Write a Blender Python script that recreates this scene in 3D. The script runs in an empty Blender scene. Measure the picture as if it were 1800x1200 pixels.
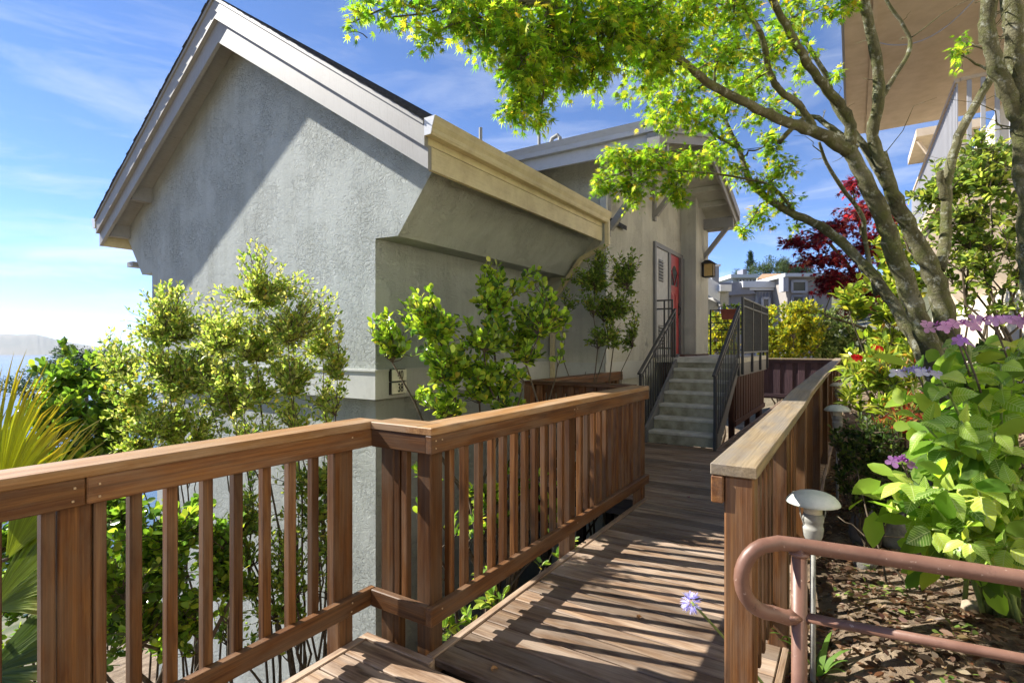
import bpy, math, random
import numpy as np
from mathutils import Vector, Matrix

random.seed(7)
rng = np.random.default_rng(7)
scene = bpy.context.scene
COL = scene.collection
rad = math.radians

# ------------------------------------------------------------------ camera, sky, sun, exposure
F_PX, CX, CY, CAM_H = 941.0, 900.0, 608.0, 1.44          # photograph is 1800 x 1200
YAW = math.atan2(600.0, F_PX)
cam_data = bpy.data.cameras.new('camera')
cam = bpy.data.objects.new('camera', cam_data)
COL.objects.link(cam)
cam.location = (0, 0, CAM_H)
cam.rotation_euler = (rad(90), 0, YAW)
cam_data.sensor_width = 36.0
cam_data.lens = 36.0 * F_PX / 1800.0
cam_data.shift_y = (CY - 600.0) / 1800.0
cam_data.clip_start = 0.05
cam_data.clip_end = 80000
scene.camera = cam

SUN_AZ, SUN_EL = rad(13.5), rad(39.5)                     # heading of the light in plan (from +X towards +Y), height of the sun
light_dir = Vector((math.cos(SUN_AZ) * math.cos(SUN_EL), math.sin(SUN_AZ) * math.cos(SUN_EL), -math.sin(SUN_EL)))
sd = bpy.data.lights.new('sun', 'SUN')
sd.energy = 3.0
sd.angle = rad(0.53)
sd.color = (1.0, 0.94, 0.84)
sun = bpy.data.objects.new('sun', sd)
COL.objects.link(sun)
sun.rotation_euler = light_dir.to_track_quat('-Z', 'Y').to_euler()
sun.location = (-20, -6, 25)

world = bpy.data.worlds.new('World')
scene.world = world
world.use_nodes = True
nt = world.node_tree
nt.nodes.clear()
wo = nt.nodes.new('ShaderNodeOutputWorld')
bg = nt.nodes.new('ShaderNodeBackground')
sky = nt.nodes.new('ShaderNodeTexSky')
sky.sky_type = 'NISHITA'
sky.sun_disc = False
sky.sun_elevation = SUN_EL
sky.sun_rotation = math.atan2(-light_dir.x, -light_dir.y)
sky.altitude = 200
sky.air_density = 0.42
sky.dust_density = 0.0
sky.ozone_density = 6.0
bg.inputs[1].default_value = 0.067
tc = nt.nodes.new('ShaderNodeTexCoord')
sep = nt.nodes.new('ShaderNodeSeparateXYZ')
nt.links.new(tc.outputs['Generated'], sep.inputs[0])
# thin streaks of high cloud, strongest low over the bay
mp = nt.nodes.new('ShaderNodeMapping')
mp.inputs['Scale'].default_value = (2.2, 2.2, 13.0)
mp.inputs['Rotation'].default_value = (0.16, -0.10, 0.3)
nt.links.new(tc.outputs['Generated'], mp.inputs[0])
cn = nt.nodes.new('ShaderNodeTexNoise')
cn.inputs['Scale'].default_value = 1.5
cn.inputs['Detail'].default_value = 7
cn.inputs['Roughness'].default_value = 0.62
cn.inputs['Distortion'].default_value = 0.5
nt.links.new(mp.outputs[0], cn.inputs['Vector'])
cr = nt.nodes.new('ShaderNodeValToRGB')
cr.color_ramp.elements[0].position = 0.45
cr.color_ramp.elements[0].color = (0, 0, 0, 1)
cr.color_ramp.elements[1].position = 0.70
cr.color_ramp.elements[1].color = (1, 1, 1, 1)
nt.links.new(cn.outputs[0], cr.inputs[0])
er = nt.nodes.new('ShaderNodeMapRange')                    # clouds thin out with height
er.inputs[1].default_value = 0.02
er.inputs[2].default_value = 0.62
er.inputs[3].default_value = 0.75
er.inputs[4].default_value = 0.0
nt.links.new(sep.outputs[2], er.inputs[0])
mul = nt.nodes.new('ShaderNodeMath')
mul.operation = 'MULTIPLY'
nt.links.new(cr.outputs[0], mul.inputs[0])
nt.links.new(er.outputs[0], mul.inputs[1])
mixc = nt.nodes.new('ShaderNodeMixRGB')
mixc.inputs[2].default_value = (3.5, 3.7, 4.0, 1)
nt.links.new(mul.outputs[0], mixc.inputs[0])
nt.links.new(sky.outputs[0], mixc.inputs[1])
nt.links.new(mixc.outputs[0], bg.inputs[0])
nt.links.new(bg.outputs[0], wo.inputs[0])

scene.view_settings.view_transform = 'Standard'
scene.view_settings.look = 'None'
scene.view_settings.gamma = 1.0
scene.view_settings.exposure = 2.25
scene.view_settings.use_curve_mapping = False
scene.render.engine = 'CYCLES'
scene.cycles.max_bounces = 8
scene.cycles.transparent_max_bounces = 8

# ------------------------------------------------------------------ pixel -> place helpers (directions only, distance always given)
CR = Vector((math.cos(YAW), math.sin(YAW), 0))
CF = Vector((-math.sin(YAW), math.cos(YAW), 0))


def at(px, py, d):
    """point seen at a photograph pixel, d metres in front of the camera"""
    px, py, d = float(px), float(py), float(d)
    return Vector((0, 0, CAM_H)) + d * (CR * ((px - CX) / F_PX) + CF + Vector((0, 0, (CY - py) / F_PX)))


# ------------------------------------------------------------------ mesh helpers
def tag(o, label=None, cat=None, group=None, kind=None):
    if label:
        o['label'] = label
    if cat:
        o['category'] = cat
    if group:
        o['group'] = group
    if kind:
        o['kind'] = kind
    return o


def thing(name, label, cat, loc=(0, 0, 0), group=None):
    o = bpy.data.objects.new(name, None)
    o.empty_display_size = 0.1
    COL.objects.link(o)
    o.location = loc
    return tag(o, label, cat, group)


def world_loc(o):
    p = Vector((0, 0, 0))
    while o is not None:
        p = p + o.location
        o = o.parent
    return p


def link(name, me, mat, parent=None, loc=(0, 0, 0), rot=None):
    """one object; loc is in world space, parents are never rotated except boards, which only hold children through link()"""
    o = bpy.data.objects.new(name, me)
    if mat is not None and not me.materials:
        me.materials.append(mat)
    COL.objects.link(o)
    if parent is not None:
        o.parent = parent
        if parent.rotation_mode == 'QUATERNION':
            m = Matrix.LocRotScale(world_loc(parent), parent.rotation_quaternion, None)
            o.matrix_parent_inverse = m.inverted()
            o.location = Vector(loc)
        else:
            o.location = Vector(loc) - world_loc(parent)
    else:
        o.location = loc
    if rot is not None:
        o.rotation_mode = 'QUATERNION'
        o.rotation_quaternion = rot
    return o


class MB:
    def __init__(self):
        self.v, self.f = [], []

    def add(self, vs, fs):
        n = len(self.v)
        self.v += [tuple(p) for p in vs]
        self.f += [tuple(i + n for i in q) for q in fs]
        return self

    def box(self, x0, x1, y0, y1, z0, z1):
        return self.add([(x0, y0, z0), (x1, y0, z0), (x1, y1, z0), (x0, y1, z0), (x0, y0, z1), (x1, y0, z1), (x1, y1, z1), (x0, y1, z1)],
                        [(0, 3, 2, 1), (4, 5, 6, 7), (0, 1, 5, 4), (1, 2, 6, 5), (2, 3, 7, 6), (3, 0, 4, 7)])

    def prism(self, poly, a, b, axis='y'):
        """poly: 2D outline; axis 'y': (x, z) pushed from y=a to y=b; 'x': (y, z); 'z': (x, y)"""
        def P(p, t):
            return {'y': (p[0], t, p[1]), 'x': (t, p[0], p[1]), 'z': (p[0], p[1], t)}[axis]
        n = len(poly)
        vs = [P(p, a) for p in poly] + [P(p, b) for p in poly]
        fs = [tuple(range(n)), tuple(range(2 * n - 1, n - 1, -1))]
        fs += [(i, i + n, (i + 1) % n + n, (i + 1) % n) for i in range(n)]
        return self.add(vs, fs)

    def bar(self, p0, p1, w, h, up=(0, 0, 1)):
        p0, p1 = Vector(p0), Vector(p1)
        d = (p1 - p0).normalized()
        u = Vector(up)
        s = d.cross(u)
        if s.length < 1e-4:
            s = d.cross(Vector((0, 1, 0)))
        s.normalize()
        u = s.cross(d)
        vs = []
        for p in (p0, p1):
            for a, b in ((-1, -1), (1, -1), (1, 1), (-1, 1)):
                vs.append(p + s * (a * w / 2) + u * (b * h / 2))
        return self.add(vs, [(0, 1, 2, 3), (7, 6, 5, 4), (0, 4, 5, 1), (1, 5, 6, 2), (2, 6, 7, 3), (3, 7, 4, 0)])

    def tube(self, pts, radii, n=8, cap=True):
        pts = [Vector(p) for p in pts]
        if not hasattr(radii, '__len__'):
            radii = [radii] * len(pts)
        prev = None
        vs, fs = [], []
        for i, p in enumerate(pts):
            t = (pts[min(i + 1, len(pts) - 1)] - pts[max(i - 1, 0)])
            t = t.normalized() if t.length > 1e-9 else Vector((0, 0, 1))
            if prev is None:
                a = t.orthogonal().normalized()
            else:
                a = prev - t * prev.dot(t)
                a = a.normalized() if a.length > 1e-6 else t.orthogonal().normalized()
            prev = a
            b = t.cross(a)
            for k in range(n):
                w = 2 * math.pi * k / n
                vs.append(p + (a * math.cos(w) + b * math.sin(w)) * radii[i])
        for i in range(len(pts) - 1):
            for k in range(n):
                fs.append((i * n + k, i * n + (k + 1) % n, (i + 1) * n + (k + 1) % n, (i + 1) * n + k))
        if cap:
            fs.append(tuple(range(n - 1, -1, -1)))
            m = (len(pts) - 1) * n
            fs.append(tuple(range(m, m + n)))
        return self.add(vs, fs)

    def lathe(self, prof, c=(0, 0, 0), n=20):
        c = Vector(c)
        vs, fs = [], []
        for r, z in prof:
            for k in range(n):
                w = 2 * math.pi * k / n
                vs.append(c + Vector((r * math.cos(w), r * math.sin(w), z)))
        for i in range(len(prof) - 1):
            for k in range(n):
                fs.append((i * n + k, i * n + (k + 1) % n, (i + 1) * n + (k + 1) % n, (i + 1) * n + k))
        fs.append(tuple(range(n - 1, -1, -1)))
        m = (len(prof) - 1) * n
        fs.append(tuple(range(m, m + n)))
        return self.add(vs, fs)

    def mesh(self, name, origin=(0, 0, 0), smooth=False):
        o = Vector(origin)
        me = bpy.data.meshes.new(name)
        me.from_pydata([tuple(Vector(p) - o) for p in self.v], [], self.f)
        me.update()
        if smooth:
            me.polygons.foreach_set('use_smooth', [True] * len(me.polygons))
        return me

    def build(self, name, mat, parent=None, smooth=False, origin=None):
        if origin is None:
            a = np.array(self.v)
            c = (a.min(0) + a.max(0)) / 2
            origin = (float(c[0]), float(c[1]), float(a[:, 2].min()))
        return link(name, self.mesh(name, origin, smooth), mat, parent, origin)


def bevel_box_mesh(name, L, w, h, b):
    """chamfered box, length along local X"""
    hx, hy, hz = L / 2, w / 2, h / 2
    b = min(b, hy * 0.6, hz * 0.6, hx * 0.6)
    vs, idx = [], {}
    for sx in (-1, 1):
        for sy in (-1, 1):
            for sz in (-1, 1):
                for ax in range(3):
                    p = [sx * (hx - b), sy * (hy - b), sz * (hz - b)]
                    p[ax] = (sx * hx, sy * hy, sz * hz)[ax]
                    idx[(sx, sy, sz, ax)] = len(vs)
                    vs.append(p)
    fs = []
    for ax in range(3):
        o1, o2 = (ax + 1) % 3, (ax + 2) % 3
        for s in (-1, 1):
            q = []
            for a, c in ((-1, -1), (1, -1), (1, 1), (-1, 1)):
                k = [0, 0, 0]
                k[ax], k[o1], k[o2] = s, a, c
                q.append(idx[(*k, ax)])
            fs.append(tuple(q if s > 0 else q[::-1]))
        for a in (-1, 1):
            for c in (-1, 1):
                k1, k2 = [0, 0, 0], [0, 0, 0]
                k1[ax], k1[o1], k1[o2] = -1, a, c
                k2[ax], k2[o1], k2[o2] = 1, a, c
                q = [idx[(*k1, o1)], idx[(*k2, o1)], idx[(*k2, o2)], idx[(*k1, o2)]]
                fs.append(tuple(q if a * c > 0 else q[::-1]))
    for sx in (-1, 1):
        for sy in (-1, 1):
            for sz in (-1, 1):
                q = [idx[(sx, sy, sz, a)] for a in range(3)]
                fs.append(tuple(q if sx * sy * sz > 0 else q[::-1]))
    me = bpy.data.meshes.new(name)
    me.from_pydata(vs, [], fs)
    me.update()
    return me


_board_cache = {}


def board(name, mat, parent, p0, p1, w, h, up=(0, 0, 1), bev=0.004):
    """a chamfered piece of timber from p0 to p1: w across, h along 'up'; grain along its length; alike pieces share mesh data"""
    p0, p1 = Vector(p0), Vector(p1)
    d = p1 - p0
    L = d.length
    key = (round(L, 3), round(w, 4), round(h, 4), bev, mat.name)
    me = _board_cache.get(key)
    if me is None:
        me = bevel_box_mesh(name, L, w, h, bev)
        me.materials.append(mat)
        _board_cache[key] = me
    d.normalize()
    u = Vector(up)
    y = u.cross(d)
    if y.length < 1e-4:
        y = Vector((0, 1, 0)).cross(d)
        if y.length < 1e-4:
            y = Vector((1, 0, 0)).cross(d)
    y.normalize()
    z = d.cross(y)
    q = Matrix((d, y, z)).transposed().to_quaternion()
    return link(name, me, mat, parent, (p0 + p1) / 2, q)


# ------------------------------------------------------------------ material helpers
def new_mat(name):
    m = bpy.data.materials.new(name)
    m.use_nodes = True
    n = m.node_tree.nodes
    n.clear()
    out = n.new('ShaderNodeOutputMaterial')
    b = n.new('ShaderNodeBsdfPrincipled')
    m.node_tree.links.new(b.outputs[0], out.inputs[0])
    return m, m.node_tree, b, out


def nd(t, kind, **kw):
    n = t.nodes.new(kind)
    for k, v in kw.items():
        if k in n.inputs:
            n.inputs[k].default_value = v
        else:
            setattr(n, k, v)
    return n


def ramp(t, fac, stops):
    r = t.nodes.new('ShaderNodeValToRGB')
    e = r.color_ramp.elements
    while len(e) < len(stops):
        e.new(0.5)
    for x, (p, c) in zip(e, stops):
        x.position = p
        x.color = (*c, 1)
    t.links.new(fac, r.inputs[0])
    return r.outputs[0]


def mix(t, fac, a, b, mode='MIX'):
    m = t.nodes.new('ShaderNodeMixRGB')
    m.blend_type = mode
    for i, s in ((0, fac), (1, a), (2, b)):
        if isinstance(s, (int, float)):
            m.inputs[i].default_value = s
        elif isinstance(s, tuple):
            m.inputs[i].default_value = (*s, 1)
        else:
            t.links.new(s, m.inputs[i])
    return m.outputs[0]


def bump(t, b, height, strength, dist):
    n = nd(t, 'ShaderNodeBump', Strength=strength, Distance=dist)
    t.links.new(height, n.inputs['Height'])
    t.links.new(n.outputs[0], b.inputs['Normal'])
    return n


def noisy(name, c1, c2, scale, rough=0.8, bump_s=0.3, bump_d=0.005, bscale=None, detail=6, spec=0.3, metal=0.0, lo=0.35, hi=0.65, stretch=None):
    m, t, b, out = new_mat(name)
    tcn = t.nodes.new('ShaderNodeTexCoord')
    vec = tcn.outputs['Object']
    if stretch:
        mpn = nd(t, 'ShaderNodeMapping', Scale=stretch)
        t.links.new(vec, mpn.inputs[0])
        vec = mpn.outputs[0]
    n = nd(t, 'ShaderNodeTexNoise', Scale=scale, Detail=detail, Roughness=0.6)
    t.links.new(vec, n.inputs['Vector'])
    t.links.new(ramp(t, n.outputs[0], [(lo, c1), (hi, c2)]), b.inputs['Base Color'])
    b.inputs['Roughness'].default_value = rough
    b.inputs['Specular IOR Level'].default_value = spec
    b.inputs['Metallic'].default_value = metal
    if bump_s:
        n2 = nd(t, 'ShaderNodeTexNoise', Scale=bscale or scale * 6, Detail=5, Roughness=0.65)
        t.links.new(vec, n2.inputs['Vector'])
        bump(t, b, n2.outputs[0], bump_s, bump_d)
    return m


def wood(name, dark, mid, light, rough=0.6, weather=None, wamt=0.5, knots=True, spec=0.3, var=0.35):
    """timber with grain along local X, every board different through its own random offset; weather = greyed patches"""
    m, t, b, out = new_mat(name)
    tcn = t.nodes.new('ShaderNodeTexCoord')
    oi = t.nodes.new('ShaderNodeObjectInfo')
    off = nd(t, 'ShaderNodeVectorMath', operation='MULTIPLY_ADD')
    comb = t.nodes.new('ShaderNodeCombineXYZ')
    for i in range(3):
        t.links.new(oi.outputs['Random'], comb.inputs[i])
    t.links.new(comb.outputs[0], off.inputs[0])
    off.inputs[1].default_value = (37.0, 11.0, 53.0)
    t.links.new(tcn.outputs['Object'], off.inputs[2])
    mp1 = nd(t, 'ShaderNodeMapping', Scale=(1.1, 26.0, 26.0))
    t.links.new(off.outputs[0], mp1.inputs[0])
    g = nd(t, 'ShaderNodeTexNoise', Scale=1.6, Detail=7, Roughness=0.62, Distortion=0.7)
    t.links.new(mp1.outputs[0], g.inputs['Vector'])
    col = ramp(t, g.outputs[0], [(0.28, dark), (0.5, mid), (0.74, light)])
    mp2 = nd(t, 'ShaderNodeMapping', Scale=(0.55, 75.0, 75.0))
    t.links.new(off.outputs[0], mp2.inputs[0])
    fine = nd(t, 'ShaderNodeTexNoise', Scale=2.6, Detail=4, Roughness=0.7)
    t.links.new(mp2.outputs[0], fine.inputs['Vector'])
    col = mix(t, 0.55, col, ramp(t, fine.outputs[0], [(0.3, (0.45, 0.45, 0.45)), (0.66, (1.2, 1.2, 1.2))]), 'MULTIPLY')
    if knots:
        mk = nd(t, 'ShaderNodeMapping', Scale=(2.2, 9.0, 9.0))
        t.links.new(off.outputs[0], mk.inputs[0])
        vo = nd(t, 'ShaderNodeTexVoronoi', Scale=0.9)
        t.links.new(mk.outputs[0], vo.inputs['Vector'])
        col = mix(t, ramp(t, vo.outputs['Distance'], [(0.05, (0.75,) * 3), (0.17, (0, 0, 0))]), col, tuple(c * 0.45 for c in dark))
    if weather:
        pn = nd(t, 'ShaderNodeTexNoise', Scale=3.2, Detail=6, Roughness=0.65)
        mp3 = nd(t, 'ShaderNodeMapping', Scale=(0.7, 3.0, 3.0))
        t.links.new(off.outputs[0], mp3.inputs[0])
        t.links.new(mp3.outputs[0], pn.inputs['Vector'])
        wf = ramp(t, pn.outputs[0], [(0.42, (0, 0, 0)), (0.62, (wamt,) * 3)])
        wc = mix(t, 0.6, weather, ramp(t, fine.outputs[0], [(0.3, (0.55,) * 3), (0.66, (1.15,) * 3)]), 'MULTIPLY')
        col = mix(t, wf, col, wc)
    hv = nd(t, 'ShaderNodeHueSaturation', Saturation=1.0)
    mr = nd(t, 'ShaderNodeMapRange')
    mr.inputs[3].default_value = 1.0 - var
    mr.inputs[4].default_value = 1.0 + var
    t.links.new(oi.outputs['Random'], mr.inputs[0])
    t.links.new(mr.outputs[0], hv.inputs['Value'])
    t.links.new(col, hv.inputs['Color'])
    t.links.new(hv.outputs[0], b.inputs['Base Color'])
    b.inputs['Roughness'].default_value = rough
    b.inputs['Specular IOR Level'].default_value = spec
    bump(t, b, fine.outputs[0], 0.35, 0.004)
    return m


def leaf_mat(name, rough=0.45, trans=0.4, spec=0.35):
    m, t, b, out = new_mat(name)
    a = t.nodes.new('ShaderNodeAttribute')
    a.attribute_name = 'Col'
    t.links.new(a.outputs['Color'], b.inputs['Base Color'])
    b.inputs['Roughness'].default_value = rough
    b.inputs['Specular IOR Level'].default_value = spec
    tr = t.nodes.new('ShaderNodeBsdfTranslucent')
    hs = nd(t, 'ShaderNodeHueSaturation', Value=1.5, Saturation=1.05)
    t.links.new(a.outputs['Color'], hs.inputs['Color'])
    t.links.new(hs.outputs[0], tr.inputs[0])
    ms = t.nodes.new('ShaderNodeMixShader')
    ms.inputs[0].default_value = trans
    t.links.new(b.outputs[0], ms.inputs[1])
    t.links.new(tr.outputs[0], ms.inputs[2])
    t.links.new(ms.outputs[0], out.inputs[0])
    return m


def stucco(name, c1, c2):
    m, t, b, out = new_mat(name)
    tcn = t.nodes.new('ShaderNodeTexCoord')
    v = tcn.outputs['Object']
    n = nd(t, 'ShaderNodeTexNoise', Scale=1.1, Detail=6, Roughness=0.6)
    t.links.new(v, n.inputs['Vector'])
    col = ramp(t, n.outputs[0], [(0.3, c1), (0.7, c2)])
    ms = nd(t, 'ShaderNodeMapping', Scale=(5.0, 5.0, 0.5))      # faint rain streaks
    t.links.new(v, ms.inputs[0])
    st = nd(t, 'ShaderNodeTexNoise', Scale=1.4, Detail=5, Roughness=0.7)
    t.links.new(ms.outputs[0], st.inputs['Vector'])
    col = mix(t, 0.35, col, ramp(t, st.outputs[0], [(0.33, (0.66, 0.66, 0.62)), (0.6, (1.05,) * 3)]), 'MULTIPLY')
    # skip-trowel relief: raised flat islands with torn edges over a sandy coat
    wn = nd(t, 'ShaderNodeTexNoise', Scale=6.0, Detail=3, Roughness=0.5)
    t.links.new(v, wn.inputs['Vector'])
    va = nd(t, 'ShaderNodeVectorMath', operation='MULTIPLY_ADD')
    t.links.new(wn.outputs['Color'], va.inputs[0])
    va.inputs[1].default_value = (0.30, 0.30, 0.12)
    t.links.new(v, va.inputs[2])
    big = nd(t, 'ShaderNodeTexNoise', Scale=26.0, Detail=4, Roughness=0.55, Distortion=0.35)
    t.links.new(va.outputs[0], big.inputs['Vector'])
    isl = ramp(t, big.outputs[0], [(0.43, (0, 0, 0)), (0.47, (0.9,) * 3), (0.555, (1,) * 3), (0.59, (0.5,) * 3), (0.78, (0.95,) * 3)])
    fine = nd(t, 'ShaderNodeTexNoise', Scale=130.0, Detail=3, Roughness=0.6)
    t.links.new(v, fine.inputs['Vector'])
    tm = nd(t, 'ShaderNodeTexNoise', Scale=1.7, Detail=3, Roughness=0.6)      # some passes of the trowel pressed flatter
    t.links.new(v, tm.inputs['Vector'])
    isl = mix(t, ramp(t, tm.outputs[0], [(0.42, (0.8,) * 3), (0.60, (0, 0, 0))]), isl, (0.7, 0.7, 0.7))
    dr_ = nd(t, 'ShaderNodeMapping', Scale=(2.2, 2.2, 0.16))                  # drips and grime
    t.links.new(v, dr_.inputs[0])
    dn = nd(t, 'ShaderNodeTexNoise', Scale=2.0, Detail=7, Roughness=0.7)
    t.links.new(dr_.outputs[0], dn.inputs['Vector'])
    col = mix(t, ramp(t, dn.outputs[0], [(0.56, (0, 0, 0)), (0.78, (0.28,) * 3)]), col, (0.22, 0.225, 0.19))
    hgt = mix(t, 0.12, isl, fine.outputs[0])
    t.links.new(col, b.inputs['Base Color'])
    b.inputs['Roughness'].default_value = 0.85
    b.inputs['Specular IOR Level'].default_value = 0.2
    bump(t, b, hgt, 0.95, 0.015)
    return m


def paint(name, c, dirt=(0.5, 0.5, 0.5), amt=0.4, rough=0.55, streak=(1, 14, 1)):
    """painted timber or metal with stains and hairline cracks"""
    m, t, b, out = new_mat(name)
    tcn = t.nodes.new('ShaderNodeTexCoord')
    v = tcn.outputs['Object']
    n = nd(t, 'ShaderNodeTexNoise', Scale=2.5, Detail=8, Roughness=0.7)
    t.links.new(v, n.inputs['Vector'])
    col = mix(t, ramp(t, n.outputs[0], [(0.45, (0, 0, 0)), (0.75, (amt,) * 3)]), c, dirt)
    ms = nd(t, 'ShaderNodeMapping', Scale=streak)
    t.links.new(v, ms.inputs[0])
    s = nd(t, 'ShaderNodeTexNoise', Scale=7.0, Detail=6, Roughness=0.7)
    t.links.new(ms.outputs[0], s.inputs['Vector'])
    col = mix(t, 0.4, col, ramp(t, s.outputs[0], [(0.3, (0.62,) * 3), (0.5, (1.0,) * 3)]), 'MULTIPLY')
    col = mix(t, 0.75, col, ramp(t, s.outputs[0], [(0.27, (0.25,) * 3), (0.33, (1.0,) * 3)]), 'MULTIPLY')
    t.links.new(col, b.inputs['Base Color'])
    b.inputs['Roughness'].default_value = rough
    bump(t, b, s.outputs[0], 0.15, 0.003)
    return m


def plain(name, c, rough=0.5, metal=0.0, spec=0.5):
    m, t, b, out = new_mat(name)
    tcn = t.nodes.new('ShaderNodeTexCoord')
    n = nd(t, 'ShaderNodeTexNoise', Scale=9.0, Detail=5, Roughness=0.65)
    t.links.new(tcn.outputs['Object'], n.inputs['Vector'])
    t.links.new(ramp(t, n.outputs[0], [(0.3, tuple(x * 0.82 for x in c)), (0.7, tuple(min(1, x * 1.12) for x in c))]), b.inputs['Base Color'])
    b.inputs['Roughness'].default_value = rough
    b.inputs['Metallic'].default_value = metal
    b.inputs['Specular IOR Level'].default_value = spec
    return m


M = {}
M['rail_wood'] = wood('rail_wood', (0.037, 0.013, 0.005), (0.118, 0.046, 0.013), (0.22, 0.102, 0.031), rough=0.5, weather=(0.15, 0.10, 0.065), wamt=0.6)
M['cap_wood'] = wood('cap_wood', (0.15, 0.065, 0.02), (0.26, 0.135, 0.05), (0.36, 0.22, 0.105), rough=0.55, weather=(0.34, 0.25, 0.165), wamt=0.6, var=0.12)
M['grey_cap'] = wood('grey_cap', (0.13, 0.09, 0.05), (0.235, 0.178, 0.105), (0.32, 0.255, 0.165), rough=0.65, weather=(0.19, 0.165, 0.135), wamt=0.85, var=0.1)
M['deck_wood'] = wood('deck_wood', (0.075, 0.042, 0.026), (0.18, 0.115, 0.072), (0.33, 0.23, 0.145), rough=0.55, weather=(0.32, 0.255, 0.20), wamt=0.75, var=0.38)
M['dark_wood'] = wood('dark_wood', (0.035, 0.014, 0.012), (0.075, 0.030, 0.022), (0.13, 0.055, 0.035), rough=0.6, var=0.25)
M['purple_wood'] = wood('purple_wood', (0.025, 0.014, 0.018), (0.05, 0.030, 0.036), (0.085, 0.05, 0.055), rough=0.5, var=0.25)
M['beam_wood'] = wood('beam_wood', (0.02, 0.018, 0.018), (0.045, 0.04, 0.038), (0.08, 0.07, 0.06), rough=0.7)
M['stucco'] = stucco('stucco', (0.37, 0.402, 0.385), (0.425, 0.458, 0.438))
M['entry_stucco'] = stucco('entry_stucco', (0.51, 0.51, 0.455), (0.60, 0.60, 0.53))
M['trim'] = paint('trim', (0.265, 0.263, 0.252), (0.19, 0.18, 0.17), 0.55, streak=(9, 1, 0.8))
M['cream'] = paint('cream', (0.62, 0.545, 0.335), (0.36, 0.28, 0.15), 0.7, streak=(1, 0.5, 9))  # trim paint of the shaded eave, warm bounced light put into its colour
M['gutter_white'] = paint('gutter_white', (0.55, 0.57, 0.60), (0.45, 0.44, 0.42), 0.35, rough=0.4)
M['band'] = paint('band', (0.52, 0.54, 0.52), (0.38, 0.38, 0.35), 0.4)
M['shingle'] = noisy('shingle', (0.02, 0.022, 0.03), (0.07, 0.075, 0.09), 30, rough=0.9, bump_s=0.6, bump_d=0.01)
M['iron'] = plain('iron', (0.045, 0.048, 0.052), rough=0.45, spec=0.5)
M['grey_paint'] = paint('grey_paint', (0.16, 0.165, 0.17), (0.1, 0.1, 0.1), 0.4, rough=0.5)
M['black_iron'] = plain('black_iron', (0.012, 0.011, 0.010), rough=0.5)
M['concrete'] = noisy('concrete', (0.21, 0.20, 0.135), (0.47, 0.45, 0.34), 4.5, rough=0.9, bump_s=0.35, bump_d=0.003, bscale=90, detail=9)
M['nosing'] = noisy('nosing', (0.45, 0.44, 0.38), (0.62, 0.61, 0.54), 7, rough=0.85, bump_s=0.3, bump_d=0.002, bscale=110)
M['red_door'] = plain('red_door', (0.36, 0.016, 0.022), rough=0.35)
M['taupe'] = paint('taupe', (0.26, 0.24, 0.225), (0.2, 0.18, 0.17), 0.4)
M['closet'] = plain('closet', (0.44, 0.45, 0.45), rough=0.5)
M['brown_pipe'] = noisy('brown_pipe', (0.125, 0.060, 0.040), (0.180, 0.095, 0.066), 11, rough=0.45, bump_s=0.3, bump_d=0.002, bscale=45, spec=0.45, detail=9)
_t = M['brown_pipe'].node_tree
_b = [n for n in _t.nodes if n.type == 'BSDF_PRINCIPLED'][0]
_src = _b.inputs['Base Color'].links[0].from_socket
_tc = _t.nodes.new('ShaderNodeTexCoord')
_n = nd(_t, 'ShaderNodeTexNoise', Scale=70.0, Detail=3, Roughness=0.6)
_t.links.new(_tc.outputs['Object'], _n.inputs['Vector'])
_c = mix(_t, ramp(_t, _n.outputs[0], [(0.66, (0, 0, 0)), (0.70, (0.8,) * 3)]), _src, (0.33, 0.24, 0.19))
_n2 = nd(_t, 'ShaderNodeTexNoise', Scale=24.0, Detail=5, Roughness=0.7)
_t.links.new(_tc.outputs['Object'], _n2.inputs['Vector'])
_c = mix(_t, ramp(_t, _n2.outputs[0], [(0.62, (0, 0, 0)), (0.72, (0.7,) * 3)]), _c, (0.07, 0.035, 0.025))
_t.links.new(_c, _b.inputs['Base Color'])
M['lamp_green'] = noisy('lamp_green', (0.42, 0.47, 0.43), (0.60, 0.63, 0.58), 14, rough=0.5, bump_s=0.2, bump_d=0.001, spec=0.5)
M['lamp_grey'] = noisy('lamp_grey', (0.22, 0.22, 0.20), (0.40, 0.40, 0.37), 12, rough=0.6, bump_s=0.2, bump_d=0.001)
M['frosted'] = plain('frosted', (0.62, 0.58, 0.45), rough=0.3)
M['sign_cream'] = plain('sign_cream', (0.88, 0.86, 0.72), rough=0.35)
M['sign_black'] = plain('sign_black', (0.01, 0.01, 0.012), rough=0.4)
M['terracotta'] = plain('terracotta', (0.30, 0.085, 0.05), rough=0.8)
M['beige'] = noisy('beige', (0.46, 0.375, 0.275), (0.55, 0.455, 0.345), 3.5, rough=0.9, bump_s=0.5, bump_d=0.006, bscale=45)
M['white_wall'] = noisy('white_wall', (0.66, 0.60, 0.46), (0.75, 0.69, 0.54), 4, rough=0.85, bump_s=0.3, bump_d=0.004, bscale=60)  # creamy tint chosen to warm the sun bounced onto the shaded house
M['grey_siding'] = paint('grey_siding', (0.20, 0.205, 0.235), (0.14, 0.14, 0.16), 0.4)
M['pale_siding'] = paint('pale_siding', (0.34, 0.35, 0.39), (0.26, 0.26, 0.29), 0.4)
M['tile_roof'] = noisy('tile_roof', (0.36, 0.20, 0.11), (0.5, 0.30, 0.18), 4, rough=0.85)
M['glass'] = plain('glass', (0.03, 0.04, 0.05), rough=0.06, spec=0.8)
M['stone'] = noisy('stone', (0.10, 0.095, 0.085), (0.26, 0.25, 0.22), 5, rough=0.9, bump_s=0.7, bump_d=0.02, bscale=18)
M['leaf'] = leaf_mat('leaf', trans=0.5)
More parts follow.
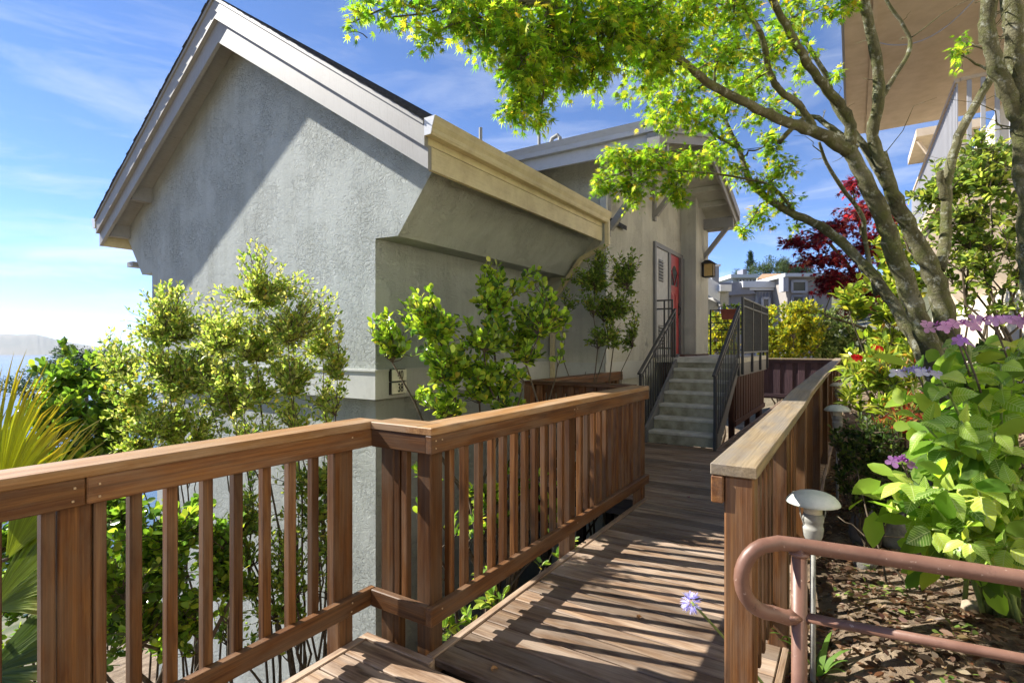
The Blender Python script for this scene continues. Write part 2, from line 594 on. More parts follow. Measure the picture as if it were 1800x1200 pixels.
M['gloss_leaf'] = leaf_mat('gloss_leaf', rough=0.25, trans=0.42, spec=0.55)
M['soft_leaf'] = leaf_mat('soft_leaf', rough=0.55, trans=0.66, spec=0.25)
M['green_stem'] = noisy('green_stem', (0.14, 0.20, 0.05), (0.24, 0.30, 0.09), 20, rough=0.6, bump_s=0)
M['stem'] = noisy('stem', (0.055, 0.042, 0.028), (0.14, 0.11, 0.075), 20, rough=0.85, bump_s=0.5, bump_d=0.004)


def bark_mat():
    m, t, b, out = new_mat('bark')
    tcn = t.nodes.new('ShaderNodeTexCoord')
    v = tcn.outputs['Object']
    n = nd(t, 'ShaderNodeTexNoise', Scale=5.0, Detail=7, Roughness=0.65)
    t.links.new(v, n.inputs['Vector'])
    col = ramp(t, n.outputs[0], [(0.32, (0.03, 0.028, 0.010)), (0.52, (0.095, 0.088, 0.038)), (0.74, (0.21, 0.20, 0.14))])
    li = nd(t, 'ShaderNodeTexNoise', Scale=16.0, Detail=6, Roughness=0.7)
    t.links.new(v, li.inputs['Vector'])
    col = mix(t, ramp(t, li.outputs[0], [(0.55, (0, 0, 0)), (0.64, (0.85,) * 3)]), col, (0.33, 0.34, 0.29))
    mo = nd(t, 'ShaderNodeTexNoise', Scale=7.5, Detail=6, Roughness=0.7)
    t.links.new(v, mo.inputs['Vector'])
    col = mix(t, ramp(t, mo.outputs[0], [(0.47, (0, 0, 0)), (0.62, (0.8,) * 3)]), col, (0.085, 0.095, 0.018))
    t.links.new(col, b.inputs['Base Color'])
    b.inputs['Roughness'].default_value = 0.9
    f = nd(t, 'ShaderNodeTexNoise', Scale=55.0, Detail=5, Roughness=0.7)
    t.links.new(v, f.inputs['Vector'])
    bump(t, b, f.outputs[0], 0.9, 0.02)
    return m


M['bark'] = bark_mat()

# ================================================================== THE SETTING
GX = np.array([-30000, -700, -300, -60, -12, -8, -5, -3.8, -2.6, -1.7, -0.5, -0.2, 0.4, 1.2, 2.5, 5, 10, 40, 400, 3000])
GZ = np.array([-255, -252, -110, -24, -5.2, -3.7, -2.4, -2.0, -1.5, -0.85, -0.16, -0.04, 0.16, 0.42, 0.9, 1.5, 2.4, 9, 90, 300])


def ground_z(x, y):
    z = np.interp(x, GX, GZ)
    far = np.clip((y - 45) / 200.0, 0, 1)
    hill = 26 * far * far * (3 - 2 * far) * np.clip((x + 70) / 50.0, 0, 1) * np.clip((900 - y) / 500, 0, 1)
    near = np.clip((y - 17) / 10.0, 0, 1) * np.clip((x + 25) / 10.0, 0, 1)
    return z * (1 - near * 0.6) + hill + near * (-0.2)


def ground_mat():
    m, t, b, out = new_mat('soil')
    tcn = t.nodes.new('ShaderNodeTexCoord')
    v = tcn.outputs['Object']
    n = nd(t, 'ShaderNodeTexNoise', Scale=2.2, Detail=9, Roughness=0.7)
    t.links.new(v, n.inputs['Vector'])
    col = ramp(t, n.outputs[0], [(0.3, (0.07, 0.053, 0.04)), (0.5, (0.155, 0.124, 0.093)), (0.72, (0.29, 0.245, 0.19))])
    vo = nd(t, 'ShaderNodeTexVoronoi', Scale=46.0)
    t.links.new(v, vo.inputs['Vector'])
    col = mix(t, 0.5, col, ramp(t, vo.outputs['Color'], [(0.2, (0.5, 0.42, 0.36)), (0.8, (1.35, 1.2, 1.0))]), 'MULTIPLY')
    # beyond the garden: scrub and town tones
    g2 = nd(t, 'ShaderNodeTexNoise', Scale=0.03, Detail=8, Roughness=0.7)
    t.links.new(v, g2.inputs['Vector'])
    far = ramp(t, g2.outputs[0], [(0.35, (0.05, 0.07, 0.03)), (0.55, (0.12, 0.12, 0.08)), (0.68, (0.3, 0.29, 0.27))])
    ln = nd(t, 'ShaderNodeVectorMath', operation='LENGTH')
    t.links.new(v, ln.inputs[0])
    fm = nd(t, 'ShaderNodeMapRange')
    fm.inputs[1].default_value = 18
    fm.inputs[2].default_value = 40
    t.links.new(ln.outputs['Value'], fm.inputs[0])
    col = mix(t, fm.outputs[0], col, far)
    t.links.new(col, b.inputs['Base Color'])
    b.inputs['Roughness'].default_value = 0.95
    b.inputs['Specular IOR Level'].default_value = 0.1
    bn = nd(t, 'ShaderNodeTexNoise', Scale=38.0, Detail=6, Roughness=0.7)
    t.links.new(v, bn.inputs['Vector'])
    bump(t, b, bn.outputs[0], 0.8, 0.03)
    return m


xs = np.concatenate([-np.geomspace(30000, 14, 55), np.arange(-13.8, 8, 0.17), np.geomspace(8.1, 3000, 28)])
ys = np.concatenate([-np.geomspace(3000, 3.1, 24), np.arange(-3, 20, 0.17), np.geomspace(20.1, 30000, 50)])
gx, gy = np.meshgrid(xs, ys)
gz = ground_z(gx, gy)
nearw = np.clip(1 - np.hypot(gx, gy - 5) / 25, 0, 1)
gz = gz + nearw * 0.035 * (np.sin(gx * 5.1 + gy * 2.3) + np.sin(gx * 2.7 - gy * 4.4 + 1) + 0.6 * np.sin(gx * 11 + gy * 9))
vv = np.stack([gx, gy, gz], -1).reshape(-1, 3)
ny_, nx_ = gx.shape
ii = (np.arange(ny_ - 1)[:, None] * nx_ + np.arange(nx_ - 1)[None, :]).ravel()
ff = np.stack([ii, ii + 1, ii + 1 + nx_, ii + nx_], -1)


def np_mesh(name, verts, faces, cols=None, smooth=False):
    """faces: (n, k) array, all the same k"""
    me = bpy.data.meshes.new(name)
    k = faces.shape[1]
    me.vertices.add(len(verts))
    me.vertices.foreach_set('co', np.ascontiguousarray(verts, np.float32).ravel())
    me.loops.add(faces.size)
    me.loops.foreach_set('vertex_index', np.ascontiguousarray(faces, np.int32).ravel())
    me.polygons.add(len(faces))
    me.polygons.foreach_set('loop_start', np.arange(0, faces.size, k, dtype=np.int32))
    if smooth:
        me.polygons.foreach_set('use_smooth', np.ones(len(faces), bool))
    if cols is not None:
        a = me.color_attributes.new('Col', 'FLOAT_COLOR', 'POINT')
        c4 = np.ones((len(verts), 4), np.float32)
        c4[:, :3] = cols
        a.data.foreach_set('color', c4.ravel())
    me.update(calc_edges=True)
    return me


tag(link('ground', np_mesh('ground', vv, ff, smooth=True), ground_mat()), kind='structure')


def gpt(x, y, dz=0.0):
    return Vector((x, y, float(ground_z(np.float64(x), np.float64(y))) + dz))


# bay and the far shore
wm, wt, wb, _ = new_mat('bay_water')
wb.inputs['Base Color'].default_value = (0.05, 0.09, 0.13, 1)
wb.inputs['Roughness'].default_value = 0.25
wn_ = nd(wt, 'ShaderNodeTexNoise', Scale=0.02, Detail=6)
wtc = wt.nodes.new('ShaderNodeTexCoord')
wt.links.new(wtc.outputs['Object'], wn_.inputs['Vector'])
bump(wt, wb, wn_.outputs[0], 0.3, 3.0)
tag(MB().add([(-60000, -20000, -250), (-300, -20000, -250), (-300, 60000, -250), (-60000, 60000, -250)], [(0, 1, 2, 3)]).build('water', wm), kind='structure')

mm = noisy('far_hills', (0.06, 0.075, 0.05), (0.13, 0.12, 0.08), 0.0006, rough=0.95, bump_s=0)
ridge = [(-420, 596), (-330, 588), (-240, 592), (-150, 584), (-70, 588), (-10, 587), (30, 588), (62, 587), (80, 591), (100, 597), (130, 603), (165, 608), (215, 614), (270, 619), (330, 622)]
rp = []
for i in range(len(ridge) - 1):
    (a, b), (c, d) = ridge[i], ridge[i + 1]
    for k in range(6):
        s = k / 6
        rp.append((a + (c - a) * s, b + (d - b) * s + random.uniform(-0.6, 0.6)))
mv, mf = [], []
for i, (px, py) in enumerate(rp):
    for j, (dd, hs) in enumerate(((15200, 0.0), (16000, 0.35), (16800, 0.75), (17800, 1.0), (19000, 0.7), (20500, 0.0))):
        p = at(px, 608, dd)
        top = CAM_H + (CY - py) / F_PX * 17800
        p.z = -252 + (top + 252) * hs * (1 + 0.1 * math.sin(i * 1.7 + j * 2.1) * (0 < j < 3))
        mv.append(p)
for i in range(len(rp) - 1):
    for j in range(5):
        q = i * 6 + j
        mf.append((q, q + 6, q + 7, q + 1))
tag(MB().add(mv, mf).build('hills', mm, smooth=True), kind='structure')

# ------------------------------------------------------------------ the walkway deck: frame, planks, edge boards
DK = MB()
for x0, x1, y0, y1 in ((-2.10, 0.36, -1.6, 1.84), (-1.70, -0.26, 1.95, 4.95), (-2.98, -0.26, 5.02, 7.86), (-1.64, -0.26, 7.9, 15.9)):
    DK.bar((x0 + 0.03, y0, -0.14), (x0 + 0.03, y1, -0.14), 0.045, 0.19)
    DK.bar((x1 - 0.05, y0, -0.14), (x1 - 0.05, y1, -0.14), 0.045, 0.19)
    k = int((y1 - y0) / 1.2) + 1
    for i in range(k + 1):
        yy = y0 + 0.06 + (y1 - y0 - 0.12) * i / k
        DK.bar((x0 + 0.05, yy, -0.145), (x1 - 0.08, yy, -0.145), 0.045, 0.18)
        for xx in (x0 + 0.14, x1 - 0.14):
            g = float(ground_z(xx, yy)) - 0.15
            if g < -0.4:
                DK.bar((xx, yy + 0.07, g), (xx, yy + 0.07, -0.06), 0.089, 0.089, up=(0, 1, 0))
DK.bar((-1.60, 1.9, -0.42), (-1.60, 4.95, -0.42), 0.09, 0.24)
deck = tag(DK.build('deck', M['beam_wood'], origin=(0, 0, 0)), kind='structure')
deck['label'] = 'timber walkway deck of weathered brown planks'
PITCH = 0.139


def plank(x0, x1, y):
    p = board('plank', M['deck_wood'], deck, (x0 + random.uniform(0, .004), y, -0.0185 + random.uniform(-.0012, .0012)), (x1, y + random.uniform(-.002, .002), -0.0185 + random.uniform(-.0012, .0012)), 0.1300, 0.037, bev=0.004)
    return p


y = 1.886 - PITCH / 2 - 0.052
while y > -1.5:
    plank(-2.018, 0.34, y)
    y -= PITCH
y = 1.886 + PITCH / 2
while y < 15.85:
    if y < 4.98:
        plank(-1.630, -0.29, y)
    elif y < 7.83:
        plank(-2.92, -0.29, y)
    else:
        plank(-1.585, -0.29, y)
    y += PITCH
board('edge_board', M['deck_wood'], deck, (-2.045, -1.5, -0.045), (-2.045, 1.842, -0.045), 0.044, 0.094)
board('edge_board', M['deck_wood'], deck, (-2.066, 1.8635, -0.044), (-1.62, 1.8635, -0.044), 0.042, 0.094)
board('edge_board', M['deck_wood'], deck, (-1.657, 1.887, -0.045), (-1.657, 4.96, -0.045), 0.044, 0.096)
board('edge_board', M['deck_wood'], deck, (-1.61, 7.85, -0.045), (-1.61, 15.85, -0.045), 0.04, 0.094)
board('edge_board', M['deck_wood'], deck, (-0.27, 1.83, -0.075), (-0.27, 15.85, -0.075), 0.03, 0.155)

# ================================================================== TIMBER RAILINGS
W, CAPW = M['rail_wood'], M['cap_wood']
CAP0, CAP1 = 1.026, 1.062
FB, BT, BB = 0.939, 0.228, 0.143


def vert(name, mat, par, x, y, z0, z1, sx, sy, bev=0.004):
    return board(name, mat, par, (x, y, z0), (x, y, z1), sx, sy, up=(0, 1, 0), bev=bev)


def nails(par, pts):
    for p in pts:
        o = MB().box(-.003, .003, -.003, .003, -.003, .003)
        link('nail', o.mesh('nail'), M['nailhead'], par, p)


M['nailhead'] = plain('nailhead', (0.45, 0.33, 0.2), rough=0.4)

ra = thing('wooden_railing', 'brown timber railing in the near left foreground, square balusters', 'railing', (-2.1, 0.2, 0), 'timber railings of the walkway')
board('cap_rail', CAPW, ra, (-2.117, -1.5, 1.044), (-2.117, 1.957, 1.044), 0.166, 0.036)
board('top_rail', W, ra, (-2.053, -1.5, 0.9825), (-2.053, 0.699, 0.9825), 0.038, 0.086)
board('top_rail', W, ra, (-2.053, 0.702, 0.9825), (-2.053, 1.911, 0.9825), 0.038, 0.086)
board('bottom_rail', W, ra, (-2.053, -1.5, 0.1855), (-2.053, 1.911, 0.1855), 0.038, 0.085)
for yb in [0.854 + 0.1215 * i for i in range(8)] + [0.49 - 0.1215 * i for i in range(16)]:
    vert('baluster', W, ra, -2.0915, yb + random.uniform(-.004, .004), BB + 0.003, CAP0 - 0.002, 0.038, 0.038)
for yb in (1.755, 0.685, -0.9):
    vert('post', W, ra, -2.117, yb, -0.55, CAP0 - 0.001, 0.089, 0.089, bev=0.006)
for yb in (0.618, 0.752):
    vert('baluster', W, ra, -2.0915, yb, -0.12, CAP0 - 0.001, 0.038, 0.036)
nails(ra, [(-2.0338, 0.735, 1.0), (-2.0338, 0.735, .96), (-2.0338, .67, 1.0), (-2.0338, .665, .96), (-2.0338, 1.76, 1.0), (-2.0338, 1.76, .205), (-2.0338, 1.755, .165)])

rb = thing('wooden_railing', 'brown timber railing in mid picture running from the jog towards the stairs', 'railing', (-1.7, 3.3, 0), 'timber railings of the walkway')
# jog
board('cap_rail', CAPW, rb, (-2.0325, 1.9575, 1.0445), (-1.7195, 1.9575, 1.0445), 0.166, 0.037)
board('top_rail', W, rb, (-2.032, 1.898, 0.9820), (-1.673, 1.898, 0.9820), 0.038, 0.087)
board('bottom_rail', W, rb, (-2.032, 1.893, 0.1855), (-1.672, 1.893, 0.1855), 0.038, 0.085)
vert('post', W, rb, -1.958, 1.958, -0.55, CAP0 - 0.001, 0.089, 0.089, bev=0.006)
vert('baluster', W, rb, -1.893, 1.932, -0.10, CAP0 - 0.001, 0.036, 0.038)
vert('baluster', W, rb, -1.845, 1.932, 0.146, CAP0 - 0.001, 0.036, 0.038)
# long run
board('cap_rail', CAPW, rb, (-1.717, 1.874, 1.044), (-1.717, 4.985, 1.044), 0.166, 0.036)
board('top_rail', W, rb, (-1.653, 1.874, 0.9825), (-1.653, 3.39, 0.9825), 0.038, 0.086)
board('top_rail', W, rb, (-1.653, 3.393, 0.9825), (-1.653, 4.985, 0.9825), 0.038, 0.086)
board('bottom_rail', W, rb, (-1.653, 1.874, 0.1855), (-1.653, 4.985, 0.1855), 0.038, 0.085)
for yb in [2.075 + 0.1205 * i for i in range(11)] + [3.575 + 0.1185 * i for i in range(11)]:
    vert('baluster', W, rb, -1.6915, yb + random.uniform(-.004, .004), BB + 0.003, CAP0 - 0.002, 0.038, 0.038)
for yb in (1.958, 3.42, 4.93):
    vert('post', W, rb, -1.717, yb, -0.55, CAP0 - 0.001, 0.089, 0.089, bev=0.006)
nails(rb, [(-1.6338, 1.905, 1.0), (-1.6338, 1.905, .965), (-1.6338, 1.95, 1.0), (-1.6338, 1.95, .205), (-1.6338, 3.37, 1.0), (-1.6338, 3.42, 1.0), (-1.6338, 3.42, .2)])

rc = thing('wooden_railing', 'dark timber railing across the recess behind the glossy shrub', 'railing', (-2.3, 5.03, 0), 'timber railings of the walkway')
board('cap_rail', W, rc, (-3.03, 5.055, 1.044), (-1.803, 5.055, 1.044), 0.14, 0.036)
board('top_rail', W, rc, (-2.98, 5.085, 0.9825), (-1.77, 5.085, 0.9825), 0.038, 0.086)
board('bottom_rail', W, rc, (-2.98, 5.085, 0.1855), (-1.77, 5.085, 0.1855), 0.038, 0.085)
for i in range(9):
    vert('picket', W, rc, -2.86 + 0.125 * i, 5.047, 0.05, CAP0 - 0.002, 0.07, 0.038)
vert('post', W, rc, -2.975, 5.02, -0.55, CAP0 - 0.001, 0.089, 0.089, bev=0.006)

rd = thing('wooden_railing', 'dark timber railing against the house wall left of the stairs', 'railing', (-2.95, 6.4, 0), 'timber railings of the walkway')
board('cap_rail', W, rd, (-2.97, 5.13, 1.044), (-2.97, 7.62, 1.044), 0.14, 0.036)
board('top_rail', W, rd, (-2.915, 5.11, 0.9825), (-2.915, 7.62, 0.9825), 0.038, 0.086)
board('bottom_rail', W, rd, (-2.915, 5.11, 0.1855), (-2.915, 7.62, 0.1855), 0.038, 0.085)
for i in range(19):
    vert('baluster', W, rd, -2.953, 5.3 + 0.121 * i, 0.146, CAP0 - 0.002, 0.038, 0.038)
for yb in (5.165, 7.55):
    vert('post', W, rd, -2.979, yb, -0.5, CAP0 - 0.001, 0.089, 0.089, bev=0.006)

re_ = thing('wooden_railing', 'long timber railing on the right with a broad sun-bleached cap board', 'railing', (-0.3, 1.9, 0), 'timber railings of the walkway')
prof = [(1.81, 1.062), (3.74, 1.082), (4.52, 1.108), (7.0, 1.122), (11.5, 1.128), (15.85, 1.135)]


def capz(y):
    return float(np.interp(y, [p[0] for p in prof], [p[1] for p in prof]))


for i in range(len(prof) - 1):
    (ya, za), (yb, zb) = prof[i], prof[i + 1]
    board('cap_rail', M['grey_cap'], re_, (-0.322, ya + 0.001, za - 0.019), (-0.322, yb - 0.001, zb - 0.019), 0.140, 0.038, bev=0.003)
    board('top_rail', W, re_, (-0.371, ya + 0.001, za - 0.084), (-0.371, yb - 0.001, zb - 0.084), 0.038, 0.088)
    board('bottom_rail', W, re_, (-0.371, ya + 0.03, 0.19), (-0.371, yb - 0.001, 0.19), 0.038, 0.085)
for yb in (1.865, 2.9, 4.05, 5.8, 7.6, 9.4, 11.2, 13.0, 14.8):
    vert('post', W, re_, -0.307, yb, -0.5, capz(yb) - 0.040, 0.089, 0.089, bev=0.006)
yb = 2.0
while yb < 15.6:
    if min(abs(yb - q) for q in (1.865, 2.9, 4.05, 5.8, 7.6, 9.4, 11.2, 13.0, 14.8)) > 0.07:
        vert('baluster', W, re_, -0.333, yb, 0.146, capz(yb) - 0.039, 0.038, 0.038)
    yb += 0.121

# fence closing the far end of the walkway
fe = thing('board_fence', 'dark purple-brown board fence closing the far end of the walkway', 'fence', (-1.2, 15.97, 0))
for i in range(12):
    vert('board', M['purple_wood'], fe, -2.03 + 0.147 * i, 15.985 + (0.024 if i % 2 else 0), 0.03, 1.06, 0.162, 0.022)
board('cap_rail', M['grey_cap'], fe, (-2.16, 15.96, 1.098), (-0.40, 15.96, 1.098), 0.13, 0.036)
board('top_rail', M['purple_wood'], fe, (-2.1, 15.945, 1.035), (-0.40, 15.945, 1.035), 0.036, 0.085)
board('bottom_rail', M['purple_wood'], fe, (-2.1, 15.945, 0.12), (-0.40, 15.945, 0.12), 0.036, 0.085)
for xx in (-2.17, -0.36):
    vert('post', M['purple_wood'], fe, xx, 15.96, -0.5, 1.078, 0.10, 0.09)

# ================================================================== STAIRS AND LANDING
RIS, GO, SY0 = 0.177, 0.265, 7.88
st = thing('staircase', 'grey concrete stairs with seven risers and dark metal handrails up to the red door', 'stairs', (-2.13, 8.6, 0))
for k in range(7):
    y0 = SY0 + GO * k
    if k < 6:
        s = MB().box(-2.598, -1.662, y0 + 0.018, y0 + GO + 0.16, k * RIS - (0.0 if k == 0 else 0.06), (k + 1) * RIS - 0.045).build('step', M['concrete'], st)
        board('nosing', M['nosing'], s, (-2.597, y0 + (GO + 0.03) / 2, (k + 1) * RIS - 0.0225), (-1.663, y0 + (GO + 0.03) / 2, (k + 1) * RIS - 0.0225), GO + 0.02, 0.045, bev=0.006)
    else:
        s = MB().box(-2.598, -1.662, y0 + 0.018, y0 + 0.19, k * RIS - 0.06, (k + 1) * RIS - 0.085).build('step', M['concrete'], st)
for xs_ in (-2.62, -1.64):
    a = SY0 - 0.05
    MB().prism([(a, 0.0), (a + 0.30, 0.0), (9.60, 0.98), (9.60, 1.30), (a, 0.22)], xs_ - 0.02, xs_ + 0.02, 'x').build('stringer', M['grey_paint'], st)
SL = (2.055 - 1.03) / (9.50 - 7.66)
for side, xs_ in (('l', -2.655), ('r', -1.603)):
    hr = board('handrail', M['iron'], st, (xs_, 7.62, 1.03), (xs_, 9.53, 1.03 + SL * 1.91), 0.045, 0.028)
    board('rail_bar', M['iron'], st, (xs_, 7.68, 0.955), (xs_, 9.5, 0.955 + SL * 1.82), 0.025, 0.022)
    board('rail_bar', M['iron'], st, (xs_, 7.86, 0.225), (xs_, 9.5, 0.225 + SL * 1.64), 0.025, 0.025)
    vert('post', M['iron'], st, xs_, 7.70, -0.02, 1.04, 0.038, 0.038)
    vert('post', M['iron'], st, xs_, 9.50, 0.95, 2.05, 0.038, 0.038)
    for i in range(14):
        yy = 7.82 + 0.12 * i
        vert('baluster', M['iron'], st, xs_, yy, 0.2 + SL * (yy - 7.86) if yy > 7.87 else 0.01, 0.95 + SL * (yy - 7.68), 0.014, 0.014, bev=0.002)

LZ = 7 * RIS
ld = thing('landing', 'grey concrete entry landing at the top of the stairs', 'landing', (-2.3, 11, 1.0))
MB().box(-3.02, -1.60, 9.455, 12.85, LZ - 0.085, LZ).build('slab', M['nosing'], ld)
board('rim_board', M['grey_paint'], ld, (-1.62, 9.61, 1.04), (-1.62, 12.85, 1.04), 0.04, 0.22)
for yy in (9.7, 12.7):
    for xx in (-2.9, -1.75):
        vert('support_post', M['dark_wood'], ld, xx, yy, float(ground_z(xx, yy)) - 0.2, LZ - 0.09, 0.09, 0.09)
sk = thing('board_skirt', 'red-brown vertical board skirt below the landing beside the walkway', 'fence', (-1.68, 11.1, 0))
for i in range(24):
    vert('board', M['dark_wood'], sk, -1.675 + (0.01 if i % 2 else 0), 9.70 + 0.135 * i, 0.16, 0.925, 0.022, 0.128)
board('bottom_rail', M['dark_wood'], sk, (-1.640, 9.4, 0.16), (-1.640, 12.85, 0.16), 0.03, 0.09)
for yy in (9.62, 11.2, 12.8):
    vert('post', M['dark_wood'], sk, -1.735, yy, -1.0, 0.92, 0.09, 0.09)

lr = thing('metal_railing', 'dark metal guard rail of close upright bars along the landing', 'railing', (-1.575, 11.2, 1.0))
for yy in (9.73, 10.76, 11.79, 12.82):
    vert('post', M['iron'], lr, -1.578, yy, 0.96, 2.27, 0.04, 0.04)
for za, hh in ((2.255, 0.03), (2.12, 0.025), (1.33, 0.03)):
    board('rail_bar', M['iron'], lr, (-1.578, 9.75, za), (-1.578, 12.8, za), 0.03, hh, bev=0.003)
for i in range(33):
    yy = 9.73 + 3.09 * (i + 0.5) / 33
    vert('baluster', M['iron'], lr, -1.578, yy, 1.34, 2.245, 0.014, 0.014, bev=0.002)
sg = thing('metal_railing', 'short dark metal guard between the stair rail and the house wall', 'railing', (-2.83, 9.42, LZ))
for xx in (-2.985, -2.83, -2.69):
    vert('post', M['iron'], sg, xx, 9.475, LZ, 2.24, 0.028, 0.028)
for za in (2.25, 2.1, 1.4):
    board('rail_bar', M['iron'], sg, (-2.998, 9.475, za), (-2.675, 9.475, za), 0.03, 0.026, bev=0.003)

gt = thing('garden_gate', 'black iron gate with a band of crossed bars at the end of the landing', 'gate', (-2.2, 12.7, LZ))
B = M['black_iron']
for xx, w in ((-2.74, 0.035), (-1.64, 0.035)):
    vert('post', B, gt, xx, 12.7, LZ, 2.27, w, w)
for za in (2.25, 2.10, 1.96, 1.80, 1.36):
    board('rail_bar', B, gt, (-2.72, 12.7, za), (-1.66, 12.7, za), 0.022, 0.022, bev=0.003)
for i in range(8):
    xx = -2.62 + 0.125 * i
    vert('bar', B, gt, xx, 12.7, LZ + 0.03, 1.80, 0.014, 0.014, bev=0.002)
    if i % 2 == 0:
        vert('bar', B, gt, xx, 12.7, 1.97, 2.24, 0.014, 0.014, bev=0.002)
for i in range(7):
    xx = -2.68 + 0.145 * i
    board('cross_bar', B, gt, (xx, 12.69, 1.81), (xx + 0.13, 12.69, 1.95), 0.01, 0.012, bev=0.002)
    board('cross_bar', B, gt, (xx, 12.712, 1.95), (xx + 0.13, 12.712, 1.81), 0.01, 0.012, bev=0.002)
pl = thing('planter_box', 'square terracotta planter hung on the black iron gate', 'planter', (-2.28, 12.6, 2.03))
pm = MB()
pm.prism([(-2.46, 2.03), (-2.14, 2.03), (-2.12, 2.24), (-2.48, 2.24)], 12.49, 12.675, 'y')
pm.build('pot', M['terracotta'], pl)
MB().prism([(-2.50, 2.215), (-2.10, 2.215), (-2.10, 2.25), (-2.50, 2.25)], 12.475, 12.685, 'y').build('rim', M['terracotta'], pl)

# ================================================================== THE HOUSE
hs = thing('house', 'grey-green stucco house with a tall gable, pale trim and a red front door', 'house', (-5.0, 6.0, -2.4))
GYW, BXF = 3.62, 3.33                        # gable wall plane, front of the lower barge board
AX, PITCHR = -6.08, 0.632                    # ridge line, roof slope
SX, EX = -3.86, -2.94                        # side wall, eave fascia
LX, LE = 2 * AX - SX, 2 * AX - EX
BASE = -4.2


def roof_under(x):                            # underside of the lower barge board
    return edge_z(x, *LEV['bot'])


wall = MB().prism([(SX, 0.95), (SX, 2.470), (-3.565, 2.462), (-3.04, 3.12), (AX, 5.115), (2 * AX + 3.04, 3.12), (2 * AX + 3.565, 2.462), (LX, 2.470), (LX, 0.95)], GYW, 7.16, 'y').build('wall', M['stucco'], hs)
MB().prism([(SX - 0.045, BASE), (SX - 0.045, 0.955), (LX + 0.045, 0.955), (LX + 0.045, BASE)], GYW + 0.045, 7.16, 'y').build('wall', M['stucco'], hs)
bd = MB()
bd.box(LX - 0.025, SX + 0.028, GYW - 0.028, GYW + 0.03, 0.928, 1.195)
bd.box(SX - 0.03, SX + 0.028, GYW + 0.031, 7.155, 0.928, 1.193)
bd.build('band', M['band'], hs)
bd2 = MB()
bd2.box(LX - 0.03, SX + 0.04, GYW - 0.04, GYW + 0.01, 1.195, 1.215)
bd2.box(SX - 0.03, SX + 0.038, GYW + 0.011, 7.15, 1.194, 1.214)
bd2.build('band_cap', M['band'], hs)

# barge boards in two steps, mitred at the ridge
def edge_z(x, top, end):
    return top + (end - top) * abs(x - AX) / (EX - AX)


LEV = {'bot': (4.885, 2.89), 'mid': (5.155, 3.085), 'mid2': (5.135, 3.065), 'top': (5.345, 3.235), 'drip': (5.39, 3.275)}
for s in (1, -1):
    e = AX + s * (EX - AX)

    def strip(lo, hi, y0, y1, name, mat, dlo=0.0, dhi=0.0, par=None):
        zl = lambda x, k, dz: edge_z(x, *LEV[k]) + dz
        return MB().prism([(AX, zl(AX, lo, dlo)), (e, zl(e, lo, dlo)), (e, zl(e, hi, dhi)), (AX, zl(AX, hi, dhi))], y0, y1, 'y').build(name, mat, par or hs)
    strip('bot', 'mid', BXF, BXF + 0.04, 'barge_board', M['trim'])
    strip('mid2', 'top', BXF - 0.045, BXF - 0.002, 'barge_board', M['trim'])
    strip('top', 'drip', BXF - 0.062, BXF - 0.004, 'drip_edge', M['trim'], 0.002, 0.0)
    strip('mid', 'mid', BXF + 0.042, GYW - 0.002, 'soffit', M['trim'], -0.06, -0.02)
    rf = strip('top', 'drip', BXF - 0.003, 7.9, 'roof', M['shingle'], -0.02, 0.001)
    # shingle courses, lapped, with a ragged edge along the rake
    nco = 30
    for i in range(nco):
        x0 = AX + (e - AX) * i / nco
        x1 = AX + (e - AX) * (i + 1) / nco
        z0, z1 = edge_z(x0, *LEV['drip']) + 0.003, edge_z(x1, *LEV['drip']) + 0.009
        MB().add([(x0, BXF - 0.075 - random.uniform(0, .012), z0), (x1, BXF - 0.075 - random.uniform(0, .012), z1 + 0.0), (x1, 7.9, z1), (x0, 7.9, z0),
                  (x0, BXF - 0.07, z0 - 0.002), (x1, BXF - 0.07, z1 - 0.007), (x1, 7.9, z1 - 0.007), (x0, 7.9, z0 - 0.002)],
                 [(0, 1, 2, 3), (4, 7, 6, 5), (0, 4, 5, 1), (1, 5, 6, 2), (2, 6, 7, 3), (3, 7, 4, 0)]).build('shingle_course', M['shingle'], rf)
    # eave fascia and gutter along the side
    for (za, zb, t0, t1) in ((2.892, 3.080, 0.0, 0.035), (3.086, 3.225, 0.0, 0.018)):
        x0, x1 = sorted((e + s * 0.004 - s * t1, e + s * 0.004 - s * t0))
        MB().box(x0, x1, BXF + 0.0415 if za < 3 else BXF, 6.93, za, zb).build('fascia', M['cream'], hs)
    g = [(0.006, 3.145), (0.075, 3.145), (0.085, 3.165), (0.088, 3.195), (0.108, 3.235), (0.122, 3.288), (0.114, 3.291), (0.098, 3.24), (0.076, 3.20), (0.07, 3.157), (0.006, 3.157)]
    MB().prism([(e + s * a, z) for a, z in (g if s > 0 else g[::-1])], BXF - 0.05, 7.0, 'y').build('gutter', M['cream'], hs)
    MB().prism([(e + s * a, z) for a, z in [(0.006, 3.145), (0.075, 3.145), (0.088, 3.195), (0.118, 3.287), (0.006, 3.287)]][::s], BXF - 0.054, BXF - 0.0505, 'y').build('gutter_end', M['gutter_white'], hs)
# lookout blocks under the left rake, beam end at the left eave
for xo in (-8.35, -9.02):
    zc = roof_under(xo)
    MB().box(xo - 0.06, xo + 0.06, BXF + 0.05, GYW - 0.002, zc + 0.0, zc + 0.24).build('lookout', M['trim'], hs)
MB().box(-9.02, -8.84, GYW - 0.02, GYW + 0.4, 2.6, 2.67).build('lookout', M['trim'], hs)
